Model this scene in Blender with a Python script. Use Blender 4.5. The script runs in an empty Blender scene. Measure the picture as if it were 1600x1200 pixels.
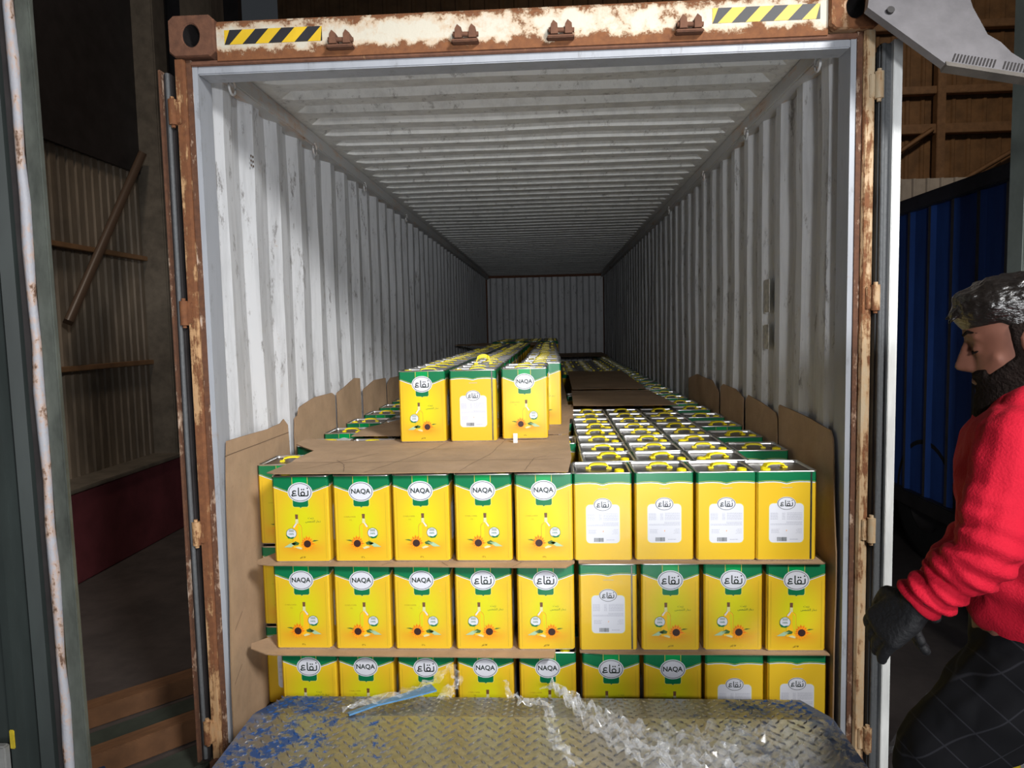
import bpy, bmesh, math, random
from mathutils import Vector, Matrix, noise
random.seed(7)
PI = math.pi
SC = bpy.context.scene
C = SC.collection

# ------------------------------------------------------------------ camera, world, lights, exposure
cam_d = bpy.data.cameras.new('camera'); cam = bpy.data.objects.new('camera', cam_d); C.objects.link(cam)
SC.camera = cam
def cam_axes(yaw, pitch, roll):
    f = Vector((-math.sin(yaw)*math.cos(pitch), math.cos(yaw)*math.cos(pitch), -math.sin(pitch)))
    r = Vector((math.cos(yaw), math.sin(yaw), 0)); u = r.cross(f)
    return (r*math.cos(roll)-u*math.sin(roll)), (r*math.sin(roll)+u*math.cos(roll)), f
_r, _u, _f = cam_axes(.0557, .0781, .021)
M = Matrix((_r, _u, -_f)).transposed().to_4x4(); M.translation = Vector((.109, -2.641, 1.61))
cam.matrix_world = M
cam_d.sensor_width = 36; cam_d.lens = 1119.5/1600*36; cam_d.clip_start = .02; cam_d.clip_end = 100

W = bpy.data.worlds.new('world'); SC.world = W; W.use_nodes = True
W.node_tree.nodes['Background'].inputs[0].default_value = (.82, .9, 1.0, 1)
W.node_tree.nodes['Background'].inputs[1].default_value = .03

def area(name, loc, target, size, power, color, spread=180):
    l = bpy.data.lights.new(name, 'AREA'); l.shape = 'DISK'; l.size = size; l.energy = power; l.color = color
    l.spread = math.radians(spread)
    o = bpy.data.objects.new(name, l); C.objects.link(o); o.location = loc
    d = Vector(target)-Vector(loc); o.rotation_euler = d.to_track_quat('-Z', 'Y').to_euler()
    return o
area('low_floodlight', (.62, -3.9, 2.1), (-.45, 3.0, 1.75), .32, 22, (.97, .98, 1.0), 85)
area('high_floodlight', (3.1, -5.0, 4.75), (-.2, .6, 1.0), 1.2, 40, (1.0, .99, .97), 45)
area('ceiling_fill', (.75, -4.0, .75), (-.3, 1, 2.2), 1.0, 18, (.92, .96, 1.0), 110)  # added fill behind the camera, aimed upward to brighten the container roof and walls
area('hall_fill_left', (-2.2, .5, 6.5), (-3.0, 2.6, .3), .6, 20, (1.0, .86, .72), 100)  # invented overhead fill, lifts the dark left background
area('hall_fill_right', (6.5, 4.5, 9.0), (7.5, 13, 4.5), 1.0, 95, (1.0, .84, .66), 120)  # second invented fill, brightens the far brown wall and the right side

SC.view_settings.view_transform = 'Standard'; SC.view_settings.look = 'None'
SC.view_settings.gamma = 1; SC.view_settings.exposure = 0.0; SC.view_settings.use_curve_mapping = False
try:
    SC.cycles.use_denoising = True; SC.cycles.max_bounces = 6; SC.cycles.transparent_max_bounces = 12
except Exception: pass

# ------------------------------------------------------------------ helpers
class MB:
    def __init__(s): s.v = []; s.f = []; s.m = []; s.uv = []; s.sm = []
    def add(s, vs, fs, mat=0, uvs=None, smooth=False):
        b = len(s.v); s.v += [tuple(v) for v in vs]
        for f in fs:
            s.f.append(tuple(b+i for i in f)); s.m.append(mat); s.sm.append(smooth)
            s.uv.append([uvs[i] for i in f] if uvs else None)
    def box(s, x0, y0, z0, x1, y1, z1, mat=0):
        vs = [(x0,y0,z0),(x1,y0,z0),(x1,y1,z0),(x0,y1,z0),(x0,y0,z1),(x1,y0,z1),(x1,y1,z1),(x0,y1,z1)]
        s.add(vs, [(0,3,2,1),(4,5,6,7),(0,1,5,4),(1,2,6,5),(2,3,7,6),(3,0,4,7)], mat)
    def bbox(s, x0, y0, z0, x1, y1, z1, b=.004, mat=0):      # box with bevelled edges
        bm = bmesh.new(); bmesh.ops.create_cube(bm, size=1)
        for v in bm.verts: v.co = Vector(((x0+x1)/2+v.co.x*(x1-x0), (y0+y1)/2+v.co.y*(y1-y0), (z0+z1)/2+v.co.z*(z1-z0)))
        bmesh.ops.bevel(bm, geom=bm.edges[:], offset=b, segments=2, affect='EDGES')
        s.bm(bm, mat)
    def bm(s, bm, mat=0, smooth=False, mtx=None):
        bm.verts.ensure_lookup_table(); bm.verts.index_update()
        vs = [(mtx @ v.co if mtx else v.co) for v in bm.verts]
        s.add(vs, [tuple(v.index for v in f.verts) for f in bm.faces], mat, smooth=smooth); bm.free()
    def tube(s, pts, r, n=10, mat=0, caps=True):
        pts = [Vector(p) for p in pts]; rings = []
        rr = r if isinstance(r, (list, tuple)) else [r]*len(pts)
        up = Vector((0,0,1))
        for i, p in enumerate(pts):
            t = (pts[min(i+1, len(pts)-1)]-pts[max(i-1, 0)]).normalized()
            a = t.cross(up)
            if a.length < .05: a = t.cross(Vector((1,0,0)))
            a.normalize(); b = t.cross(a)
            rings.append([p+(a*math.cos(2*PI*k/n)+b*math.sin(2*PI*k/n))*rr[i] for k in range(n)])
        vs = [v for R in rings for v in R]; fs = []
        for i in range(len(pts)-1):
            for k in range(n): fs.append((i*n+k, i*n+(k+1)%n, (i+1)*n+(k+1)%n, (i+1)*n+k))
        s.add(vs, fs, mat, smooth=True)
        if caps: s.add(rings[0], [tuple(range(n))], mat); s.add(rings[-1], [tuple(range(n))[::-1]], mat)
    def extrude(s, outline, axis, a, b, mat=0):              # closed 2-D outline pushed along one axis
        def P(p, t): return {'x':(t,p[0],p[1]), 'y':(p[0],t,p[1]), 'z':(p[0],p[1],t)}[axis]
        n = len(outline); vs = [P(p,a) for p in outline]+[P(p,b) for p in outline]
        s.add(vs, [tuple(range(n))[::-1], tuple(range(n,2*n))]+[(i,(i+1)%n,n+(i+1)%n,n+i) for i in range(n)], mat)
    def build(s, name, mats, parent=None, fix=True):
        me = bpy.data.meshes.new(name); me.from_pydata(s.v, [], s.f)
        if not isinstance(mats, (list, tuple)): mats = [mats]
        for m in mats: me.materials.append(m)
        me.polygons.foreach_set('material_index', s.m); me.polygons.foreach_set('use_smooth', s.sm)
        if any(s.uv):
            L = me.uv_layers.new(name='uv'); k = 0
            for i, f in enumerate(s.f):
                for j in range(len(f)):
                    if s.uv[i]: L.data[k].uv = s.uv[i][j]
                    k += 1
        me.update()
        if fix:
            bm = bmesh.new(); bm.from_mesh(me); bmesh.ops.recalc_face_normals(bm, faces=bm.faces); bm.to_mesh(me); bm.free()
        o = bpy.data.objects.new(name, me); C.objects.link(o)
        if parent: o.parent = parent
        return o
def tag(o, label=None, cat=None, group=None, kind=None):
    if label: o['label'] = label
    if cat: o['category'] = cat
    if group: o['group'] = group
    if kind: o['kind'] = kind
    return o
def empty(name, loc=(0,0,0), rz=0, **k):
    o = bpy.data.objects.new(name, None); C.objects.link(o); o.location = loc; o.rotation_euler = (0,0,rz); o.empty_display_size = .05
    return tag(o, **k)

# ------------------------------------------------------------------ materials
def mat(name, col=(.5,.5,.5), rough=.5, metal=0, coat=0, noise_amt=0, noise_scale=8, dark=None, bump=0, bump_scale=60, stretch=(1,1,1), spec=.5):
    m = bpy.data.materials.new(name); m.use_nodes = True; nt = m.node_tree; b = nt.nodes['Principled BSDF']
    b.inputs['Base Color'].default_value = (*col, 1); b.inputs['Roughness'].default_value = rough
    b.inputs['Metallic'].default_value = metal; b.inputs['Coat Weight'].default_value = coat
    b.inputs['Specular IOR Level'].default_value = spec
    tc = nt.nodes.new('ShaderNodeTexCoord'); mp = nt.nodes.new('ShaderNodeMapping'); mp.inputs['Scale'].default_value = stretch
    nt.links.new(tc.outputs['Object'], mp.inputs[0])
    if noise_amt:
        n = nt.nodes.new('ShaderNodeTexNoise'); n.inputs['Scale'].default_value = noise_scale; n.inputs['Detail'].default_value = 6
        n.inputs['Roughness'].default_value = .65
        nt.links.new(mp.outputs[0], n.inputs['Vector'])
        r = nt.nodes.new('ShaderNodeValToRGB'); r.color_ramp.elements[0].position = .35; r.color_ramp.elements[1].position = .65
        d = dark if dark else tuple(c*(1-noise_amt) for c in col)
        r.color_ramp.elements[0].color = (*d, 1); r.color_ramp.elements[1].color = (*col, 1)
        nt.links.new(n.outputs['Fac'], r.inputs[0]); nt.links.new(r.outputs[0], b.inputs['Base Color'])
    if bump:
        n2 = nt.nodes.new('ShaderNodeTexNoise'); n2.inputs['Scale'].default_value = bump_scale; n2.inputs['Detail'].default_value = 3
        nt.links.new(mp.outputs[0], n2.inputs['Vector'])
        bp = nt.nodes.new('ShaderNodeBump'); bp.inputs['Strength'].default_value = bump; bp.inputs['Distance'].default_value = .01
        nt.links.new(n2.outputs['Fac'], bp.inputs['Height']); nt.links.new(bp.outputs[0], b.inputs['Normal'])
    return m
class NT:                                                    # terse node wiring
    def __init__(s, m): s.t = m.node_tree; s.b = s.t.nodes['Principled BSDF']
    def n(s, t, **k):
        nd = s.t.nodes.new('ShaderNode'+t)
        for a, v in k.items():
            if hasattr(nd, a): setattr(nd, a, v)
        return nd
    def l(s, a, b): s.t.links.new(a, b)
    def math(s, op, a, b=None, c=None):
        nd = s.n('Math', operation=op)
        for i, v in enumerate((a, b, c)):
            if v is None: continue
            if isinstance(v, (int, float)): nd.inputs[i].default_value = v
            else: s.l(v, nd.inputs[i])
        return nd.outputs[0]
    def noise(s, vec, scale, detail=5, rough=.6):
        nd = s.n('TexNoise'); nd.inputs['Scale'].default_value = scale; nd.inputs['Detail'].default_value = detail; nd.inputs['Roughness'].default_value = rough
        if vec: s.l(vec, nd.inputs['Vector'])
        return nd.outputs['Fac']
    def coord(s, stretch=(1,1,1), out='Object'):
        tc = s.n('TexCoord'); mp = s.n('Mapping'); mp.inputs['Scale'].default_value = stretch; s.l(tc.outputs[out], mp.inputs[0]); return mp.outputs[0]
    def sep(s, v): nd = s.n('SeparateXYZ'); s.l(v, nd.inputs[0]); return nd.outputs
    def step(s, v, a, b):
        nd = s.n('MapRange'); nd.inputs[1].default_value = a; nd.inputs[2].default_value = b; s.l(v, nd.inputs[0]); return nd.outputs[0]
    def mix(s, fac, a, b):
        nd = s.n('MixRGB')
        if isinstance(fac, (int, float)): nd.inputs[0].default_value = fac
        else: s.l(fac, nd.inputs[0])
        for i, v in ((1, a), (2, b)):
            if isinstance(v, tuple): nd.inputs[i].default_value = (*v, 1)
            else: s.l(v, nd.inputs[i])
        return nd.outputs[0]
def rust_mat(name, paint, amount=.5, zlo=None, zhi=None, rust1=(.10,.035,.018), rust2=(.33,.13,.045), streak=(3,3,.8), scale=7, rough=.55):
    m = mat(name, paint, rough); t = NT(m)
    v = t.coord(streak); p = t.noise(v, scale, 8, .7); q = t.noise(t.coord(), scale*4, 6, .7)
    s_ = t.math('ADD', t.math('MULTIPLY', p, .7), t.math('MULTIPLY', q, .3))
    if zlo is not None:                                      # rust creeping up from the lower edge / down from the upper one
        z = t.sep(t.coord())[2]
        s_ = t.math('ADD', s_, t.math('MULTIPLY', t.step(z, zlo[1], zlo[0]), zlo[2]))
    if zhi is not None:
        z = t.sep(t.coord())[2]
        s_ = t.math('ADD', s_, t.math('MULTIPLY', t.step(z, zhi[0], zhi[1]), zhi[2]))
    th = .72-.35*amount
    halo = t.step(s_, th-.09, th+.02); core = t.step(s_, th, th+.05)
    rc = t.mix(t.noise(t.coord(), 45, 5), rust1, rust2)
    c1 = t.mix(t.math('MULTIPLY', halo, .55), paint, (.55,.27,.09)); c2 = t.mix(core, c1, rc)
    t.l(c2, t.b.inputs['Base Color'])
    t.l(t.math('ADD', t.math('MULTIPLY', core, .3), rough), t.b.inputs['Roughness'])
    bp = t.n('Bump'); bp.inputs['Strength'].default_value = .6; bp.inputs['Distance'].default_value = .004
    t.l(t.math('ADD', core, q), bp.inputs['Height']); t.l(bp.outputs[0], t.b.inputs['Normal'])
    return m
def wall_paint(name, col, amt=1.0):
    m = mat(name, col, .42); t = NT(m)
    n1 = t.noise(t.coord((9,9,1.1)), 1.3, 8, .7); n2 = t.noise(t.coord((1,1,1)), 7, 8, .75); n3 = t.noise(t.coord((5,5,1.6)), 3.3, 8, .8)
    g = t.mix(t.math('MULTIPLY', t.step(n1, .45, .66), .5*amt), col, tuple(c*.5 for c in col))
    g = t.mix(t.math('MULTIPLY', t.step(n3, .565, .64), .7*amt), g, (.10,.085,.075))
    g = t.mix(t.math('MULTIPLY', t.step(n2, .64, .72), .55*amt), g, (.34,.21,.12))
    t.l(g, t.b.inputs['Base Color']); return m
def cardboard(name, col=(.46,.315,.20)):
    m = mat(name, col, .85, spec=.2); t = NT(m)
    n = t.noise(t.coord((2,2,2)), 3, 6); n2 = t.noise(t.coord(), 60, 3)
    c = t.mix(t.step(n, .3, .7), tuple(c*.86 for c in col), tuple(min(1,c*1.1) for c in col))
    c = t.mix(t.math('MULTIPLY', t.step(n2, .6, .75), .35), c, tuple(c*.6 for c in col))
    t.l(c, t.b.inputs['Base Color'])
    bp = t.n('Bump'); bp.inputs['Strength'].default_value = .35; bp.inputs['Distance'].default_value = .01
    t.l(t.noise(t.coord(), 11, 4), bp.inputs['Height']); t.l(bp.outputs[0], t.b.inputs['Normal'])
    return m

M_wall = wall_paint('container_wall_paint', (.60,.61,.63))
M_roof = wall_paint('container_roof_paint', (.76,.765,.75), .8)
M_inner = wall_paint('container_jamb_paint', (.40,.42,.46), .5)
M_header = rust_mat('cream_paint_with_rust', (.66,.61,.50), .44, zlo=(2.585, 2.655, .30), zhi=(2.70, 2.75, .16), streak=(2.2,2.2,2.2), scale=5)
M_post = rust_mat('worn_post_paint', (.55,.43,.28), .62, streak=(5,5,.7), scale=4)
M_postL = rust_mat('rusted_post_paint', (.50,.33,.19), .80, streak=(5,5,.7), scale=4, rust1=(.09,.03,.015), rust2=(.28,.11,.04))
M_postdark = rust_mat('rusty_post_edge', (.50,.45,.42), .86, rust1=(.05,.022,.016), rust2=(.20,.085,.04), streak=(5,5,1), scale=5)
M_rust = rust_mat('rusty_steel', (.30,.20,.15), 1.1, rust1=(.07,.03,.02), rust2=(.25,.11,.06))
M_cast = rust_mat('casting_paint', (.46,.30,.20), .75)
M_white_edge = mat('white_door_edge', (.95,.96,.94), .35, noise_amt=.18, noise_scale=9, stretch=(3,3,.6))
M_gasket = mat('door_gasket_rubber', (.10,.105,.11), .6, bump=.3)
M_dark_steel = mat('dark_steel', (.035,.03,.03), .5, noise_amt=.4)
M_card = cardboard('cardboard'); M_card2 = cardboard('cardboard_cut_edge', (.30,.19,.11)); M_crease = mat('cardboard_crease', (.17,.11,.07), .9)
M_ink = mat('carton_ink', (.10,.07,.05), .8)
M_ply = mat('container_plywood_floor', (.11,.07,.045), .7, noise_amt=.5, noise_scale=5, stretch=(6,.5,1))
M_cyel = mat('hazard_yellow', (.85,.55,.03), .45, noise_amt=.15); M_cblk = mat('hazard_black', (.03,.03,.035), .5, noise_amt=.3)
# tins
M_green = mat('tin_print_green', (.006,.165,.062), .28, coat=.3)
M_green2 = mat('tin_print_bright_green', (.0,.30,.075), .28, coat=.3)
M_amber = mat('tin_print_amber', (.74,.47,.022), .30, coat=.3)
M_white = mat('tin_print_white', (.66,.67,.73), .35)
M_black = mat('tin_print_black', (.018,.03,.025), .4)
M_gold = mat('tin_print_gold', (.72,.62,.10), .3)
M_dgold = mat('tin_print_dark_gold', (.42,.30,.02), .4)
M_petal = mat('print_petal_orange', (.84,.17,.008), .4); M_petal2 = mat('print_petal_yellow', (.90,.36,.01), .4)
M_seed = mat('print_seed_brown', (.035,.012,.008), .5)
M_leaf = mat('print_leaf_dark', (.06,.14,.03), .4); M_leaf2 = mat('print_leaf_pale', (.38,.55,.34), .4)
M_bottle = mat('print_bottle_gold', (.90,.50,.015), .35); M_glass = mat('print_bottle_glass', (.66,.64,.34), .35); M_cork = mat('print_cork', (.16,.07,.03), .5)
M_greyprint = mat('print_grey', (.42,.43,.50), .5)
M_tinplate = mat('bare_tinplate', (.34,.31,.28), .30, metal=1, noise_amt=.25, noise_scale=30)
M_rim = mat('tin_rim', (.92,.92,.92), .30, metal=1)
M_plastic = mat('yellow_plastic', (.90,.74,.01), .35)
M_front = mat('tin_print_front', (.86,.60,.02), .30, coat=.3)
_t = NT(M_front); _uv = _t.sep(_t.coord(out='UV'))           # the lithographed glow: lemon centre, amber rim, orange ground
_x = _t.math('SUBTRACT', _uv[0], .5); _y = _t.math('SUBTRACT', _uv[1], .47)
_r2 = _t.math('ADD', _t.math('POWER', _t.math('ABSOLUTE', _t.math('MULTIPLY', _x, 2.1)), 2), _t.math('POWER', _t.math('ABSOLUTE', _t.math('MULTIPLY', _y, 2.3)), 2))
_c = _t.mix(_t.step(_t.math('SQRT', _r2), .25, 1.0), (.66,.63,.012), (.74,.47,.022))
_yy = _t.math('ABSOLUTE', _t.math('SUBTRACT', _uv[1], .165)); _xx = _t.math('ABSOLUTE', _x)
_o = _t.math('MULTIPLY', _t.step(_yy, .10, .0), _t.step(_xx, .46, .15))
_c = _t.mix(_t.math('MULTIPLY', _o, .85), _c, (.76,.27,.02)); _t.l(_c, _t.b.inputs['Base Color'])
TM = [M_front, M_green, M_green2, M_amber, M_white, M_black, M_gold, M_dgold, M_petal, M_petal2, M_seed, M_leaf, M_leaf2, M_bottle, M_glass, M_cork, M_greyprint, M_tinplate, M_rim]
(FRONT, GREEN, GREEN2, AMBER, WHITE, BLACK, GOLD, DGOLD, PETAL, PETAL2, SEED, LEAF, LEAF2, BOTTLE, GLASS, CORK, GREY, PLATE, RIM) = range(19)

# ------------------------------------------------------------------ lettering
def text2d(body, size=1.0, bold=0, res=2):
    c = bpy.data.curves.new('lettering', 'FONT'); c.body = body; c.size = size; c.offset = bold; c.resolution_u = res; c.align_x = 'CENTER'; c.align_y = 'CENTER'
    o = bpy.data.objects.new('lettering', c); C.objects.link(o); bpy.context.view_layer.update()
    me = bpy.data.meshes.new_from_object(o.evaluated_get(bpy.context.evaluated_depsgraph_get()))
    bm = bmesh.new(); bm.from_mesh(me); bmesh.ops.remove_doubles(bm, verts=bm.verts, dist=size*.004); bm.verts.index_update()
    vs = [(v.co.x, v.co.y) for v in bm.verts]; fs = [tuple(v.index for v in f.verts) for f in bm.faces]; bm.free()
    bpy.data.objects.remove(o); bpy.data.curves.remove(c); bpy.data.meshes.remove(me)
    cx = (min(v[0] for v in vs)+max(v[0] for v in vs))/2; cy = (min(v[1] for v in vs)+max(v[1] for v in vs))/2
    return [(x-cx, y-cy) for x, y in vs], fs
def disc2d(cx, cy, rx, ry=None, n=28):
    ry = ry or rx
    return [(cx+rx*math.cos(2*PI*k/n), cy+ry*math.sin(2*PI*k/n)) for k in range(n)]
def stroke2d(pts, w):                                        # polyline as quads plus round joints
    out = []
    for (a, b), (c, d) in zip(pts, pts[1:]):
        L = math.hypot(c-a, d-b) or 1e-6; nx, ny = -(d-b)/L*w/2, (c-a)/L*w/2
        out.append([(a+nx, b+ny), (a-nx, b-ny), (c-nx, d-ny), (c+nx, d+ny)])
    for p in pts: out.append(disc2d(p[0], p[1], w/2, n=8))
    return out
def arabic_logo():                                           # the four Arabic letters of the oval, drawn as even-width strokes
    w = .105; S = []
    S += stroke2d([(.34,.44),(.20,.47),(.09,.42),(.06,.31),(.12,.22),(.30,.22)], w)
    S += stroke2d([(.10,.20),(-.02,.06),(.02,.0),(.38,.05)], w)
    S += stroke2d([(.60,.72),(.60,.08),(.66,.0),(1.38,.0),(1.46,.08),(1.46,.44)], w)
    S += stroke2d([(.98+.17*math.cos(a*PI/6), .19+.17*math.sin(a*PI/6)) for a in range(13)], w)
    for x, y in ((.89,.58),(1.08,.58),(1.42,.70)): S.append(disc2d(x, y, .07, n=10))
    return [[(x-.73, y-.33) for x, y in p] for p in S]
T_NAQA = text2d('NAQA', 1, .028, 3)
T_SUN = text2d('SUNFLOWER', 1, .0, 1); T_OIL = text2d('OIL', 1, 0, 1); T_17L = text2d('17 L', 1, .02, 1); T_100 = text2d('100%', 1, .02, 1)
T_ZAYT = text2d('\ufe96\ufef3\ufeaf'[:3], 1, 0, 1)
T_DAWWAR = text2d('\ufeb2\ufee4\ufeb8\ufedf\ufe8d \ufead\ufe8d\ufeed\ufea9', 1, 0, 1)
T_LTR = text2d('\ufead\ufe98\ufedf \u0661\u0667', 1, .02, 1)

# ------------------------------------------------------------------ the oil tin
TW, TH = .222, .345
class Face:
    def __init__(s, mb, k):
        s.mb = mb; a = k*PI/2; s.n = Vector((math.sin(a), -math.cos(a), 0)); s.r = Vector((math.cos(a), math.sin(a), 0))
    def P(s, u, v, lay): return s.n*(TW/2+.00012+lay*.00028)+s.r*(u*TW)+Vector((0,0,TH*(1-v)))
    def poly(s, pts, mat, lay, uv=False):                    # u: -.5...5 of the width, v: 0 top .. 1 bottom
        s.mb.add([s.P(u, v, lay) for u, v in pts], [tuple(range(len(pts)))[::-1]], mat, [(u+.5, 1-v) for u, v in pts] if uv else None)
    def text(s, T, cu, cv, h, mat, lay, asp=1.0, rot=0):
        vs, fs = T; k = h/.73
        s.mb.add([s.P(cu+x*k*asp*TH/TW, cv-y*k, lay) for x, y in vs], [f[::-1] for f in fs], mat)
def band(lo, pts): return [(u, v) for u, v in pts]
def tin_front(F, latin):
    m = 1 if latin else -1
    # print field with the scalloped green top
    prof = [(-.47,.132),(-.42,.142),(-.36,.158),(-.30,.172),(-.22,.19),(0,.20),(.22,.19),(.30,.172),(.36,.158),(.42,.142),(.47,.132)]
    F.poly([(-.47,.985)]+prof+[(.47,.985)], FRONT, 0, uv=True)
    F.poly([(-.47,.004)]+[(.47,.004)]+[(u,v-.001) for u, v in prof[::-1]], GREEN, 0)
    for i in range(len(prof)-1):
        (a, b), (c, d) = prof[i], prof[i+1]
        F.poly([(a,b-.005),(c,d-.005),(c,d+.005),(a,b+.005)], WHITE, 1)
        F.poly([(a,b-.016),(c,d-.016),(c,d-.013),(a,b-.013)], GOLD, 1)
    F.poly([(-.125,.004),(.125,.004),(.125,.2),(-.125,.2)], GREEN2, 1)
    for sx in (-1, 1): F.poly([(sx*.137-.004,.004),(sx*.137+.004,.004),(sx*.137+.004,.2),(sx*.137-.004,.2)], GOLD, 2)
    F.poly([(-.15,.2),(.15,.2),(.15,.345),(.13,.364),(.02,.366),(0,.384),(-.02,.366),(-.13,.364),(-.15,.345)], GOLD, 1)
    F.poly([(-.138,.2),(.138,.2),(.138,.342),(.12,.358),(.02,.36),(0,.374),(-.02,.36),(-.12,.358),(-.138,.342)], GREEN, 2)
    F.poly([(-.125,.31),(.125,.31),(.11,.335),(-.11,.335)], GREEN, 3)
    q = TW/TH
    F.poly(disc2d(0,.19,.222,.114), WHITE, 3); F.poly(disc2d(0,.19,.204,.103), BLACK, 4); F.poly(disc2d(0,.19,.194,.097), WHITE, 5)
    if latin: F.text(T_NAQA, 0, .19, .056, BLACK, 6, .98)
    else:
        for p in arabic_logo(): F.poly([(x*.195, .19-y*.195*q) for x, y in p], BLACK, 6)
    # bottle
    bx = .03 if latin else -.08
    out = [(-.082,.83),(-.082,.60),(-.07,.572),(-.03,.55),(-.026,.50),(.026,.50),(.03,.55),(.07,.572),(.082,.60),(.082,.83)]
    F.poly([(bx+x*1.04, y) for x, y in out], DGOLD, 1)
    F.poly([(bx+x*.97, y+.003) for x, y in out], BOTTLE, 2)
    F.poly([(bx-m*.07,.60),(bx-m*.02,.56),(bx-m*.02,.70),(bx-m*.05,.80),(bx-m*.07,.80)], FRONT, 3, uv=True)
    F.poly([(bx-.024,.495),(bx+.024,.495),(bx+.026,.55),(bx-.026,.55)], GLASS, 3)
    F.poly([(bx+m*.0,.55),(bx+m*.028,.55),(bx+m*.072,.59),(bx+m*.05,.60)], WHITE, 3)
    F.poly([(bx-.026,.445),(bx+.026,.445),(bx+.022,.498),(bx-.022,.498)], CORK, 4)
    # leaves and seeds
    for pts, c in (([(-.30,.745),(-.22,.742),(-.15,.765),(-.23,.757)], LEAF), ([(-.27,.80),(-.2,.78),(-.15,.80),(-.2,.805)], PETAL2),
                   ([(.05,.775),(.12,.755),(.20,.785),(.14,.805),(.07,.80)], LEAF), ([(.10,.775),(.20,.775),(.33,.825),(.2,.825)], LEAF2), ([(.0,.835),(.06,.815),(.13,.825),(.08,.84),(.02,.85)], GLASS)):
        F.poly([(m*u, v) for u, v in (pts if m > 0 else pts[::-1])], c, 4)
    fx = -.095*m; fy = .785
    for ring, (R, n, c, off) in enumerate(((.135,15,PETAL,0),(.118,15,PETAL2,.5),(.096,13,PETAL,.2))):
        for k in range(n):
            a = 2*PI*(k+off)/n; low = math.sin(a) > .25
            rr = R*(1+.12*math.sin(k*5.3)); cc = PETAL2 if (low and ring < 2) else c
            tip = (fx+rr*math.cos(a), fy+rr*math.sin(a)*q)
            l = (fx+.6*rr*math.cos(a+.2), fy+.6*rr*math.sin(a+.2)*q); r_ = (fx+.6*rr*math.cos(a-.2), fy+.6*rr*math.sin(a-.2)*q)
            F.poly([(fx, fy), l, tip, r_][::-1], cc, 5+ring+.12*(k%2))
    F.poly(disc2d(fx, fy, .064, .064*q), SEED, 9)
    # badge
    ax = .185*m; ay = .665
    F.poly(disc2d(ax, ay, .094, .094*q), LEAF, 5); F.poly(disc2d(ax, ay, .086, .086*q), WHITE, 6)
    F.poly([(ax-.06*m,ay+.035),(ax+.02*m,ay+.045),(ax+.10*m,ay+.015),(ax+.06*m,ay+.055),(ax-.01*m,ay+.062)][::m], GREEN, 7)
    F.text(T_100, ax, ay+.005, .022, GREEN, 8, .9)
    for k in (-1, 0): F.poly([(ax-.045,ay-.022+k*.014),(ax+.045,ay-.022+k*.014),(ax+.045,ay-.028+k*.014),(ax-.045,ay-.028+k*.014)], LEAF, 8)
    if latin:
        F.text(T_SUN, -.21, .478, .018, DGOLD, 3, .95); F.text(T_OIL, -.20, .514, .017, DGOLD, 3, .95); F.text(T_17L, 0, .945, .018, SEED, 3)
    else:
        F.text(T_ZAYT, .17, .49, .024, LEAF, 3, 1.2); F.text(T_DAWWAR, .21, .528, .026, LEAF, 3, 1.0); F.text(T_LTR, 0, .945, .022, SEED, 3)
    for sx in (-1, 1): F.poly([(sx*.425-.002,.2),(sx*.425+.002,.2),(sx*.425+.002,.96),(sx*.425-.002,.96)], DGOLD, 2)
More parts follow.
